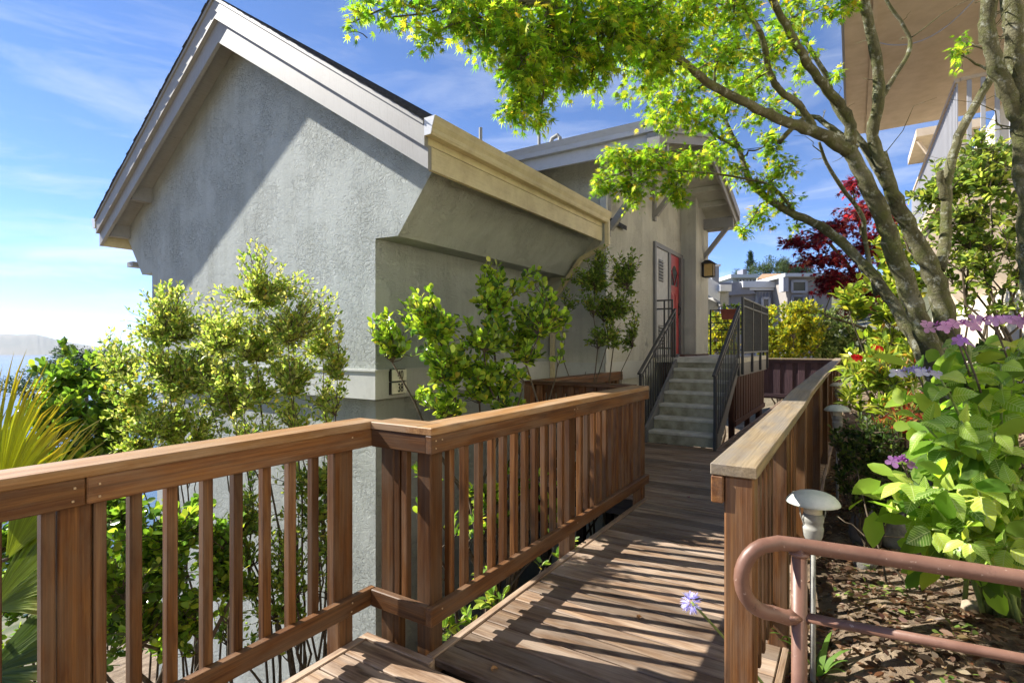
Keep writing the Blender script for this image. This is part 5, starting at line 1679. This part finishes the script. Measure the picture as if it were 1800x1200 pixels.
# plant in the hanging planter, ferns by the deck edge
plant('planter_plant', 'small trailing green plant growing in the terracotta planter', 'plant', (-2.3, 12.58, 2.2), np.array([(-2.3 + rng.uniform(-.22, .22), 12.58 + rng.uniform(-.08, .08), 2.2 + rng.uniform(.06, .16)) for _ in range(14)]), T_OVAL, 0.07, M['leaf'], GREEN, limbs=5, per=7, stem_r=0.006)
for i, (x, y, lab) in enumerate(((-1.79, 2.26, 'small pale green seedling at the deck edge near the jog'), (-1.83, 2.62, 'small green seedling at the deck edge under the mid railing'), (-1.85, 3.6, 'leafy green tuft below the mid railing post'))):
    b0 = gpt(x - 0.35, y + 0.1, -0.03)
    tp = np.array([(x + rng.uniform(-.10, .10), y + rng.uniform(-.16, .16), rng.uniform(-.16, .05)) for _ in range(11)])
    plant('seedling', lab, 'plant', tuple(b0), tp, T_OVAL, 0.07, M['leaf'], [(0.22, 0.34, 0.05), (0.12, 0.22, 0.04), (0.36, 0.40, 0.06)], limbs=4, per=7, stem_r=0.006, group='seedlings at the deck edge')
gold = ground_at(480, 3.7, -0.02)
plant('straw_plant', 'dry straw-coloured clump on the ground behind the near railing', 'plant', tuple(gold), np.array([tuple(gold + Vector((rng.uniform(-.3, .3), rng.uniform(-.3, .3), rng.uniform(.1, .32)))) for _ in range(60)]), T_LANCE, 0.08, M['soft_leaf'], [(0.42, 0.28, 0.10), (0.30, 0.18, 0.06), (0.5, 0.38, 0.18)], limbs=9, per=9, stem_r=0.005)

# agapanthus leaning over the deck edge
ag0 = Vector((-0.45, 2.47, 0.0))
ahead = at(1216, 1058, 2.12)
aga = thing('agapanthus', 'pale blue agapanthus bloom leaning over the walkway by the right railing', 'flower', (-0.245, 2.35, 0.02))
MB().tube(curve_pts((-0.245, 2.35, 0.02), ahead, 9, lift=0.05), [.007, .007, .0065, .006, .006, .0055, .005, .005, .005], 6).build('stalk', M['green_stem'], aga, smooth=True)
P, D, N, S, C = [], [], [], [], []
for i in range(30):
    v = unit(rng.normal(0, 1, 3) + np.array([-.3, 0, -.2]))
    p = np.array(ahead) + v * rng.uniform(.010, .022)
    for k in range(5):
        s_ = unit(np.cross(v, rng.normal(0, 1, 3)))
        P.append(p)
        D.append(unit(v + s_ * .55))
        N.append(unit(np.cross(v, s_) + v * .3))
        S.append(rng.uniform(.024, .036))
        C.append(np.array((.58, .57, .80)) * rng.uniform(.75, 1.25))
link('bloom', leaves_mesh('bloom', T_LANCE, np.array(P) - np.array(ahead), D, N, S, np.clip(C, 0, 1)), M['soft_leaf'], aga, tuple(ahead))
# strap leaves at the right rail foot
for (px, py, d, lab) in ((1440, 1215, 2.35, 'clump of green strap leaves below the brown handrail'), (1400, 1120, 2.6, 'narrow green strap leaves beside the right railing foot')):
    b0 = at(px, py, d)
    b0 = gpt(b0.x, b0.y, -0.01)
    gr = thing('strap_leaf_plant', lab, 'plant', tuple(b0), 'strap-leaved plants')
    for k in range(9):
        a = rng.uniform(0, 6.28)
        L = rng.uniform(.16, .30)
        e = np.array(b0) + np.array([math.cos(a) * L * .6, math.sin(a) * L * .6, L * .75])
        p = curve_pts(b0, e, 7, lift=.25, sag=.25)
        sdir = np.array([-math.sin(a), math.cos(a), 0])
        V, Fc = [], []
        for q, w in zip(p, (.009, .011, .012, .011, .009, .006, .001)):
            V += [q - sdir * w - np.array(b0), q + sdir * w - np.array(b0)]
        Fc = np.array([(2 * i, 2 * i + 1, 2 * i + 3, 2 * i + 2) for i in range(6)])
        cc = np.tile(np.array((.13, .24, .04)) * rng.uniform(.7, 1.3), (14, 1))
        link('blade', np_mesh('blade', np.array(V), Fc, cc), M['leaf'], gr, tuple(b0))

# ------------------------------------------------------------------ leaf litter, stones, fallen petals
litter_xy = []
N_L = 26000
x = rng.uniform(-0.22, 3.2, N_L * 2)
y = rng.uniform(1.2, 9.5, N_L * 2)
keep = rng.uniform(0, 1, N_L * 2) < np.clip(1.25 - (np.hypot(x, y) - 2.0) / 7, .1, 1)
x, y = x[keep][:N_L], y[keep][:N_L]
z = ground_z(x, y) + 0.035 * (np.sin(x * 5.1 + y * 2.3) + np.sin(x * 2.7 - y * 4.4 + 1) + 0.6 * np.sin(x * 11 + y * 9)) * np.clip(1 - np.hypot(x, y - 5) / 25, 0, 1) + rng.uniform(.002, .018, len(x))
n = len(x)
a = rng.uniform(0, 6.28, n)
me = leaves_mesh('leaf_litter', T_OVAL, np.stack([x, y, z], -1), np.stack([np.cos(a), np.sin(a), rng.normal(0, .25, n)], -1), np.array([0, 0, 1.0]) + rng.normal(0, .4, (n, 3)), rng.uniform(.018, .062, n),
                 pal(n, [(0.13, 0.08, 0.048), (0.20, 0.135, 0.08), (0.07, 0.045, 0.03), (0.30, 0.22, 0.145), (0.17, 0.085, 0.045), (0.40, 0.33, 0.24)], (4, 4, 4, 2.5, 1.5, .8), .25))
lit = tag(link('leaf_litter', me, M['soft_leaf']), 'brown dry leaf litter scattered over the sloping soil', 'leaf litter', kind='stuff')
# little weeds among the litter
n = 520
x = rng.uniform(0.0, 1.3, n)
y = rng.uniform(1.9, 4.2, n)
cl = rng.integers(0, 40, n)
cxs, cys = rng.uniform(0.0, 1.3, 40), rng.uniform(1.9, 4.2, 40)
x, y = cxs[cl] + rng.normal(0, .05, n), cys[cl] + rng.normal(0, .05, n)
z = ground_z(x, y) + 0.035 * (np.sin(x * 5.1 + y * 2.3) + np.sin(x * 2.7 - y * 4.4 + 1) + 0.6 * np.sin(x * 11 + y * 9)) * np.clip(1 - np.hypot(x, y - 5) / 25, 0, 1) + rng.uniform(.01, .04, n)
a = rng.uniform(0, 6.28, n)
me = leaves_mesh('weeds', T_ROUND, np.stack([x, y, z], -1), np.stack([np.cos(a), np.sin(a), rng.uniform(.1, .6, n)], -1), np.array([0, 0, 1.0]) + rng.normal(0, .3, (n, 3)), rng.uniform(.018, .04, n), pal(n, [(0.16, 0.24, 0.05), (0.26, 0.32, 0.08), (0.09, 0.15, 0.03)]))
tag(link('weeds', me, M['leaf']), 'tiny green weeds sprouting through the leaf litter', 'weeds', kind='stuff')


def rock_mesh(seed, sx, sy, sz):
    r = np.random.default_rng(seed)
    V, Fc = [], []
    nl, nm = 7, 10
    ph = r.uniform(0, 6.28, 8)
    for i in range(nl + 1):
        t = math.pi * i / nl
        for k in range(nm):
            w = 2 * math.pi * k / nm
            rr = 1 + .14 * math.sin(2 * w + ph[0]) * math.sin(t) + .10 * math.sin(3 * w + 2 * t + ph[1]) + .07 * math.sin(5 * w - 3 * t + ph[2]) + r.uniform(-.05, .05) * math.sin(t)
            V.append((sx * rr * math.sin(t) * math.cos(w), sy * rr * math.sin(t) * math.sin(w), sz * rr * math.cos(t)))
    for i in range(nl):
        for k in range(nm):
            Fc.append((i * nm + k, (i + 1) * nm + k, (i + 1) * nm + (k + 1) % nm, i * nm + (k + 1) % nm))
    me = bpy.data.meshes.new('rock')
    me.from_pydata(V, [], Fc)
    me.polygons.foreach_set('use_smooth', [True] * len(Fc))
    me.update()
    return me


M['pale_stone'] = noisy('pale_stone', (0.22, 0.17, 0.12), (0.40, 0.33, 0.25), 7, rough=0.9, bump_s=0.5, bump_d=0.01, bscale=25)
for i, (px, py, d, sx, sy, sz, mt, lab) in enumerate((
        (1545, 850, 3.75, .20, .15, .17, 'stone', 'grey boulder in shade below the dark shrub'),
        (1590, 875, 3.6, .17, .14, .14, 'stone', 'grey boulder half behind the hydrangea leaves'),
        (1610, 810, 4.0, .22, .16, .20, 'stone', 'large grey boulder under the maple trunk'),
        (1525, 905, 3.4, .10, .09, .08, 'stone', 'small dark rock on the shaded litter'),
        (1640, 760, 4.3, .25, .2, .22, 'stone', 'rough grey boulder beside the maple base'),
        (1710, 1130, 2.55, .055, .04, .032, 'pale_stone', 'egg-shaped pale stone in the sunlit litter'),
        (1755, 1120, 2.6, .045, .04, .03, 'pale_stone', 'small pale stone at the hydrangea foot'),
        (1600, 1125, 2.5, .04, .03, .025, 'pale_stone', 'small pale pebble in the middle of the litter'),
        (1640, 1165, 2.4, .05, .035, .025, 'pale_stone', 'flat pale pebble at the lower edge of the litter'))):
    p = at(px, py, d)
    g = gpt(p.x, p.y, sz * 0.25)
    o = tag(link('rock', rock_mesh(i, sx, sy, sz), M[mt], None, tuple(g)), lab, 'rock', 'rocks on the bank')
    o.rotation_euler.z = i * 1.3
# bare sticks over the shaded litter
for i, (p0, p1, lab) in enumerate((((1470, 905, 3.2), (1600, 990, 2.9), 'long bare stick leaning across the shaded litter'), ((1500, 820, 3.4), (1560, 960, 3.0), 'thin curved bare twig before the boulders'), ((1545, 940, 3.1), (1660, 925, 3.2), 'thin bare twig lying below the boulders'))):
    a, b = at(*p0), at(*p1)
    a.z = max(a.z, gpt(a.x, a.y).z + .0)
    b = gpt(b.x, b.y, 0.01)
    q = curve_pts(a, b, 8, lift=.12, wob=.02)
    o = MB().tube(q, list(np.linspace(.003, .006, 8)), 5).build('stick', M['stem'], smooth=True)
    tag(o, lab, 'stick', 'bare sticks')
# fallen petals and leaves on the boards
M['petal'] = plain('petal', (0.28, 0.02, 0.10), rough=0.6)
M['dry_leaf'] = plain('dry_leaf', (0.30, 0.15, 0.05), rough=0.7)
for px, py, mt, lab in ((1210, 873, 'petal', 'fallen magenta petal in the middle of the near boards'), (1313, 752, 'petal', 'fallen magenta petal beside the stair stringer'), (869, 1175, 'dry_leaf', 'curled brown leaf on the boards near the jog'), (1213, 826, 'dry_leaf', 'small dark leaf on the shaded boards'), (1124, 1084, 'dry_leaf', 'tiny brown leaf on the sunlit boards')):
    d = (CAM_H - 0.006) * F_PX / (py - CY)
    p = at(px, py, d)
    tv, tf = T_ROUND
    me = bpy.data.meshes.new('fallen_leaf')
    me.from_pydata([(v[0] * .04, v[1] * .04 - .02, abs(v[2]) * .12 + .0005 + .006 * abs(math.sin(7 * v[1]))) for v in tv], [], tf)
    o = tag(link('fallen_leaf', me, M[mt], None, (p.x, p.y, 0.001)), lab, 'leaf', 'fallen leaves on the boards')
    o.rotation_euler.z = rng.uniform(0, 6)

# ================================================================== SMALL BUILT THINGS
# path lights
for (px, ztop, d, lab) in ((1429, 0.815, 2.3, 'nearest mushroom path light, beside the brown handrail'), (1472, 0.915, 4.75, 'second path light along the right railing, in shade'), (1473, 0.92, 7.6, 'farthest small path light beside the rhododendron')):
    c = at(px, 608, d)
    g = gpt(c.x, c.y, -0.06)
    pl_ = thing('path_light', lab, 'path light', tuple(g), 'mushroom path lights')
    MB().tube([(c.x, c.y, g.z), (c.x, c.y, ztop - .21)], 0.011, 8).build('stake', M['lamp_grey'], pl_, smooth=True)
    dome = [(.030, -.052), (.05, -.052), (.102, -.05), (.105, -.047), (.100, -.036), (.085, -.018), (.06, -.005), (.03, .001), (.001, .003)]
    MB().lathe(dome, (c.x, c.y, ztop), 28).build('shade', M['lamp_green'], pl_, smooth=True)
    MB().lathe([(.034, -.092), (.036, -.09), (.036, -.053)], (c.x, c.y, ztop), 18).build('lens', M['frosted'], pl_, smooth=True)
    body = MB().lathe([(.012, -.225), (.024, -.218), (.037, -.19), (.041, -.16), (.041, -.15), (.037, -.147), (.039, -.13), (.042, -.125), (.042, -.105), (.038, -.1), (.038, -.093)], (c.x, c.y, ztop), 20).build('body', M['lamp_grey'], pl_, smooth=True)
    wl = MB()
    for s in (-1, 1):
        wl.tube([(c.x + s * .038 * CR.x, c.y + s * .038 * CR.y, ztop - .14), (c.x + s * .052 * CR.x, c.y + s * .052 * CR.y, ztop - .10), (c.x + s * .06 * CR.x, c.y + s * .06 * CR.y, ztop - .05)], .003, 5)
    wl.build('clip', M['lamp_grey'], pl_)

# brown pipe handrail with a looped end
hr_ = thing('pipe_handrail', 'brown painted pipe handrail with a looped end in the lower right foreground', 'handrail', (-0.10, 1.44, 0))
BP = M['brown_pipe']
d0 = 1.30
pA, pB = at(1405, 958, d0), at(1404, 1082, d0)             # where loop meets the post, above and below
far = at(1830, 1021, 1.115)
dirx = (far - pA).normalized()
loop = []
cx0 = pA - dirx * 0.03
r_l = (pA.z - pB.z) / 2 + 0.004
left = at(1303, 1015, d0)
hd = (left - pA)
hd.z = 0
hd.normalize()
reach = (left - pA).dot(hd)
pts = [far + dirx * 1.2, far, pA + dirx * 0.25, pA, pA + hd * (reach * .35) + Vector((0, 0, 0.006))]
for a in np.linspace(70, -90, 12):
    w = math.radians(a)
    pts.append(pA + hd * (reach * .45 + reach * .55 * math.cos(w)) + Vector((0, 0, -(pA.z - pB.z) * .47 + (pA.z - pB.z) * .49 * math.sin(w))))
pts += [pB + hd * (reach * .2) + Vector((0, 0, -.004)), pB]
MB().tube(pts, 0.0178, 18).build('top_rail', BP, hr_, smooth=True)
far2 = at(1830, 1163, 1.115)
d2 = (far2 - pB).normalized()
MB().tube([pB, far2, far2 + d2 * 1.2], 0.0115, 14).build('mid_rail', BP, hr_, smooth=True)
for q in (pA, pA + dirx * 1.15):
    MB().tube([(q.x, q.y, -0.06), (q.x, q.y, q.z - 0.004)], 0.0175, 18).build('post', BP, hr_, smooth=True)
# weld beads
for q, rr in ((pA - Vector((0, 0, .02)), .0235), (pB + hd * .018, .0225)):
    MB().lathe([(rr * .8, -.006), (rr, -.002), (rr, .003), (rr * .8, .007)], tuple(q), 18).build('weld', BP, hr_, smooth=True)

# ================================================================== BUILDING ON THE RIGHT
SZ = 6.0
rbld = thing('apartment_building', 'beige stucco building with a broad soffit overhead and metal balcony rails at upper right', 'building', (3.5, 11, 0))
MB().box(-0.11, 6.5, 6.2, 13.75, SZ, SZ + 0.25).build('soffit', M['beige'], rbld)
MB().box(0.22, 0.28, 6.21, 13.74, SZ - 0.025, SZ - 0.001).build('soffit_trim', M['beige'], rbld)
MB().box(-0.145, -0.112, 6.1, 13.8, SZ - 0.03, SZ + 0.40).build('fascia', M['grey_siding'], rbld)
MB().box(2.35, 6.5, 9.0, 17.5, 0.3, SZ - 0.001).build('wall', M['white_wall'], rbld)
MB().box(1.15, 2.349, 9.25, 16.0, 3.74, 3.95).build('balcony', M['beige'], rbld)
MB().prism([(1.2, 3.739), (2.349, 3.739), (2.349, 2.2), (2.1, 2.35)], 9.30, 15.9, 'y').build('balcony_haunch', M['beige'], rbld)
MB().box(2.0, 2.349, 9.3, 15.9, 0.3, 2.34).build('wall', M['white_wall'], rbld)
# unseen near wing up the bank, added to bounce sun onto the shaded house
MB().box(3.4, 7.5, -6.0, 8.99, 0.6, SZ - 0.002).build('wall', M['white_wall'], rbld)
MB().box(3.36, 3.399, -6.0, 8.98, 0.6, 1.0).build('plinth', M['beige'], rbld)
for wy in (-4.0, -0.6, 2.8, 6.2):
    wz = MB().box(3.36, 3.399, wy, wy + 1.5, 3.2, 4.5).build('window', M['pale_siding'], rbld)
    MB().box(3.345, 3.359, wy + .08, wy + 1.42, 3.28, 4.42).build('pane', M['glass'], wz)
board('rail_bar', M['beige'], rbld, (1.18, 9.27, 5.0), (1.18, 16.0, 5.0), 0.06, 0.05)
board('rail_bar', M['beige'], rbld, (1.21, 9.27, 5.0), (2.34, 9.27, 5.0), 0.06, 0.05)
board('rail_bar', M['pale_siding'], rbld, (1.18, 9.3, 4.08), (1.18, 16.0, 4.08), 0.03, 0.03)
for i in range(54):
    vert('baluster', M['pale_siding'], rbld, 1.18, 9.32 + 0.123 * i, 3.951, 4.975, 0.02, 0.02, bev=.002)
for i in range(8):
    vert('baluster', M['pale_siding'], rbld, 1.30 + 0.14 * i, 9.27, 3.951, 4.975, 0.05, 0.02, bev=.002)
MB().box(2.30, 2.349, 9.7, 11.4, 3.951, 5.7).build('window', M['glass'], rbld)
MB().box(1.35, 2.6, 17.0, 19.5, 6.75, 6.95).build('eave', M['beige'], rbld)
MB().box(1.9, 2.4, 17.51, 19.3, 0.3, 6.749).build('wall', M['white_wall'], rbld)
MB().bar((1.4, 17.3, 6.75), (1.92, 17.55, 5.9), .06, .06).build('brace', M['beige'], rbld)
cb = curve_pts(at(1471, 22, 8.4), at(1712, 2, 6.6), 24)
cbl = np.array([tuple(at(1471 + (1712 - 1471) * t, 30 + 250 * t * (1 - t) * 1.02 - 30 * t, 8.3 - 1.8 * t)) for t in np.linspace(0, 1, 30)])
tag(MB().tube(cbl, 0.007, 6).build('cable', M['pale_siding'], smooth=True), 'thin grey cable drooping below the soffit among the maple limbs', 'cable')

# ================================================================== FAR HOUSES
def win(par, px0, px1, py0, py1, d, frame='pale_siding'):
    """window facing the camera, standing proud of a wall d metres out: frame and pane"""
    a, b = at(px0, py1, d), at(px1, py0, d)
    f = MB()
    for (q0, q1) in ((Vector((a.x, a.y, a.z)), Vector((a.x, a.y, b.z))), (Vector((b.x, b.y, a.z)), Vector((b.x, b.y, b.z)))):
        f.bar(q0, q1, .12, .10, up=tuple(CF))
    f.bar(Vector((a.x, a.y, a.z)), Vector((b.x, b.y, a.z)), .10, .12)
    f.bar(Vector((a.x, a.y, b.z)), Vector((b.x, b.y, b.z)), .10, .12)
    w = f.build('window', M[frame], par)
    m = MB()
    m.bar((a + Vector((b.x, b.y, a.z))) / 2 + Vector((0, 0, 0)) , (Vector((a.x, a.y, b.z)) + b) / 2, (Vector((b.x, b.y, 0)) - Vector((a.x, a.y, 0))).length, .02, up=tuple(CF))
    m.build('pane', M['glass'], w)


def slab(par, name, mat, px0, px1, py0, py1, d0_, depth):
    """block whose front faces the camera: front outline in the photograph at d0_, depth metres deep"""
    a, b = at(px0, py1, d0_), at(px1, py0, d0_)
    vs = []
    for dd in (0, depth):
        for q in ((a.x, a.y, a.z), (b.x, b.y, a.z), (b.x, b.y, b.z), (a.x, a.y, b.z)):
            vs.append(Vector(q) + CF * dd)
    return MB().add(vs, [(0, 1, 2, 3), (7, 6, 5, 4), (0, 4, 5, 1), (1, 5, 6, 2), (2, 6, 7, 3), (3, 7, 4, 0)]).build(name, mat, par)


# neighbouring unit of the same row, its eave showing past the pilaster
nb = thing('neighbour_house', 'neighbouring grey house whose eave shows behind the lantern', 'house', tuple(gpt(-3.8, 22, -1)))
slab(nb, 'wall', M['pale_siding'], 1215, 1262, 535, 680, 19.0, 4.0)
MB().add([at(1238, 482, 18.6), at(1266, 500, 18.6), at(1266, 530, 18.6), at(1238, 515, 18.6), at(1238, 482, 19.4), at(1266, 500, 19.4), at(1266, 530, 19.4), at(1238, 515, 19.4)],
         [(3, 2, 1, 0), (4, 5, 6, 7), (0, 1, 5, 4), (1, 2, 6, 5), (2, 3, 7, 6), (3, 0, 4, 7)]).build('barge_board', M['gutter_white'], nb)
slab(nb, 'fascia', M['trim'], 1266.5, 1281, 512, 537, 18.7, 3.0)
slab(nb, 'gutter', M['gutter_white'], 1266, 1286, 500, 511.5, 18.4, 3.0)
slab(nb, 'chimney', M['grey_siding'], 1252, 1264, 468, 500, 20.5, 1.0)
slab(nb, 'chimney_cap', M['gutter_white'], 1249, 1267, 464, 468, 20.4, 1.2)
MB().add([at(1238, 522, 18.9), at(1262, 532, 18.9), at(1240, 565, 18.9), at(1238, 522, 20.4), at(1262, 532, 20.4), at(1240, 565, 20.4)], [(2, 1, 0), (3, 4, 5), (0, 1, 4, 3), (1, 2, 5, 4), (2, 0, 3, 5)]).build('soffit', M['trim'], nb)

f1 = thing('grey_house', 'blue-grey board-and-batten house with white fascia beyond the hedge', 'house', tuple(gpt(*at(1345, 600, 32).xy, -.5)))
slab(f1, 'wall', M['grey_siding'], 1262, 1392, 505, 660, 32, 6)
slab(f1, 'wall', M['pale_siding'], 1330, 1378, 512, 660, 31.8, .19)
for i in range(9):
    slab(f1, 'batten', M['grey_siding'], 1333 + i * 5.3, 1335 + i * 5.3, 513, 660, 31.72, .075)
slab(f1, 'fascia', M['gutter_white'], 1306, 1378, 494, 505, 31.4, 1.2)
slab(f1, 'fascia', M['gutter_white'], 1318, 1382, 505.5, 510, 31.55, 1.0)
MB().add([at(1262, 497, 31.6), at(1308, 496, 31.6), at(1330, 516, 31.6), at(1262, 520, 31.6), at(1262, 497, 33), at(1308, 496, 33), at(1330, 516, 33), at(1262, 520, 33)],
         [(3, 2, 1, 0), (4, 5, 6, 7), (0, 1, 5, 4), (1, 2, 6, 5), (2, 3, 7, 6), (3, 0, 4, 7)]).build('parapet', M['grey_siding'], f1)
win(f1, 1268, 1280, 523, 560, 31.8, 'grey_siding')
win(f1, 1340, 1352, 524, 560, 31.5)
f2 = thing('grey_house', 'taupe house wing with a wide window right of the board-and-batten house', 'house', tuple(gpt(*at(1410, 600, 30).xy, -.5)))
slab(f2, 'wall', M['taupe'], 1384, 1462, 486, 660, 30, 5)
slab(f2, 'corner_post', M['pale_siding'], 1377, 1386, 486, 512, 29.7, .5)
slab(f2, 'fascia', M['gutter_white'], 1380, 1466, 480, 486, 29.6, 5.5)
win(f2, 1392, 1417, 494, 513, 29.9)
win(f2, 1393, 1412, 520, 560, 29.9, 'grey_siding')
win(f2, 1424, 1432, 518, 560, 29.9)
f3 = thing('hill_house', 'pale house with a low roof on the hill above the grey house', 'house', tuple(gpt(*at(1312, 560, 55).xy, -.5)))
slab(f3, 'wall', M['pale_siding'], 1288, 1330, 488, 620, 55, 7)
slab(f3, 'roof', M['gutter_white'], 1285, 1333, 482, 488, 54.4, 8)
slab(f3, 'chimney', M['grey_siding'], 1306, 1313, 473, 482, 57, 1.5)
for i in range(5):
    win(f3, 1299 + i * 6, 1303 + i * 6, 490, 496, 54.9)
f4 = thing('hill_house', 'cream house with an orange tile roof on the hill', 'house', tuple(gpt(*at(1355, 560, 60).xy, -.5)))
slab(f4, 'wall', M['white_wall'], 1332, 1378, 489, 620, 60, 7)
a_ = [at(1331, 490, 59.3), at(1379, 490, 59.3), at(1374, 481, 62), at(1340, 481.5, 62)]
b_ = [q + Vector((0, 0, -.25)) for q in a_]
MB().add(a_ + b_ + [at(1331, 490, 67), at(1379, 490, 67)], [(0, 1, 2, 3), (4, 7, 6, 5), (0, 4, 5, 1), (1, 5, 6, 2), (3, 7, 4, 0), (2, 6, 7, 3), (3, 2, 9, 8)]).build('roof', M['tile_roof'], f4)
for i in range(4):
    win(f4, 1338 + i * 9, 1343 + i * 9, 492, 498, 59.9)


def far_tree(name, label, px, py_top, py_base, hw, d, cols, conifer=False, n=260):
    b = at(px, py_base, d)
    top = at(px, py_top, d)
    b.z = min(b.z, float(ground_z(b.x, b.y)) + 0.0) if float(ground_z(b.x, b.y)) < b.z else b.z
    th = thing(name, label, 'tree', tuple(b), 'trees on the far hill')
    h = top.z - b.z
    MB().tube([b, b + Vector((0, 0, h * .5)), b + Vector((0, 0, h * .93))], [h * .022, h * .016, h * .003], 7).build('trunk', M['stem'], th)
    sc = d / F_PX
    Ht = (py_base - py_top) * sc
    P = []
    if conifer:
        for i in range(n):
            t = rng.uniform(0.05, 1) ** 0.8
            r = hw * sc * (1.02 - t) * rng.uniform(.35, 1.05) * (0.75 + .35 * math.sin(t * 31))
            a = rng.uniform(0, 6.28)
            P.append((top.x + r * math.cos(a), top.y + r * math.sin(a), top.z - Ht * (1 - t) - .12 * r))
    else:
        lob = [(rng.normal(0, .45, 3)) for _ in range(9)]
        for i in range(n):
            v = lob[i % 9] + unit(rng.normal(0, 1, 3)) * rng.uniform(.25, .55)
            P.append((top.x + v[0] * hw * sc, top.y + v[1] * hw * sc, top.z - Ht * .5 + v[2] * Ht * .5))
    P = np.array(P)
    k = 14
    q = np.repeat(P, k, axis=0) + rng.normal(0, hw * sc * .09, (len(P) * k, 3))
    o = np.array(top)
    outw = unit(q - np.array([b.x, b.y, top.z - Ht * .6]))
    me = leaves_mesh('foliage', T_SMALL, q - o, unit(outw + rng.normal(0, .6, q.shape)), unit(np.array([0, 0, 1.]) + rng.normal(0, .5, q.shape)), rng.uniform(.6, 1.3, len(q)) * hw * sc * .13, pal(len(q), cols))
    fo = link('foliage', me, M['leaf'], th, tuple(o))
    fo['kind'] = 'stuff'


DKG = [(0.03, 0.055, 0.025), (0.05, 0.08, 0.03), (0.02, 0.04, 0.02)]
MDG = [(0.06, 0.09, 0.03), (0.09, 0.12, 0.04), (0.04, 0.065, 0.025)]
far_tree('conifer', 'dark pointed conifer on the hill above the roofs', 1319, 443, 492, 17, 85, DKG, True)
far_tree('hill_tree', 'rounded green tree right of the dark conifer', 1342, 462, 497, 20, 80, MDG)
far_tree('hill_tree', 'tall green tree above the orange tile roof', 1366, 455, 496, 20, 88, MDG)
far_tree('hill_tree', 'grey-green tree mass left of the red maple top', 1392, 456, 500, 22, 92, DKG)
far_tree('hill_tree', 'green tree hidden partly by the red maple foliage', 1425, 450, 505, 26, 95, MDG)
far_tree('hill_tree', 'pale bush at the left foot of the dark conifer', 1296, 478, 500, 12, 78, MDG, n=120)
far_tree('hill_tree', 'hazy dark tree on the slope behind the golden shrubs', 152, 604, 650, 36, 60, DKG)
far_tree('hill_tree', 'dark tree on the slope just left of the golden shrubs', 185, 612, 660, 30, 70, DKG)
far_tree('hill_tree', 'low dark tree on the slope above the palm blades', 90, 650, 700, 40, 55, DKG)

# ================================================================== AIR
hz, ht, hbsdf, hout = new_mat('haze')
ht.nodes.remove(hbsdf)
hv = ht.nodes.new('ShaderNodeVolumePrincipled')
hv.inputs['Color'].default_value = (0.82, 0.88, 0.97, 1)
hv.inputs['Density'].default_value = 2.6e-5
hv.inputs['Anisotropy'].default_value = 0.0
ht.links.new(hv.outputs[0], hout.inputs['Volume'])
hzo = MB().box(-62000, 5000, -22000, 62000, -260, 620).build('haze', hz)
tag(hzo, 'pale blue sea haze over the bay', 'haze', kind='stuff')
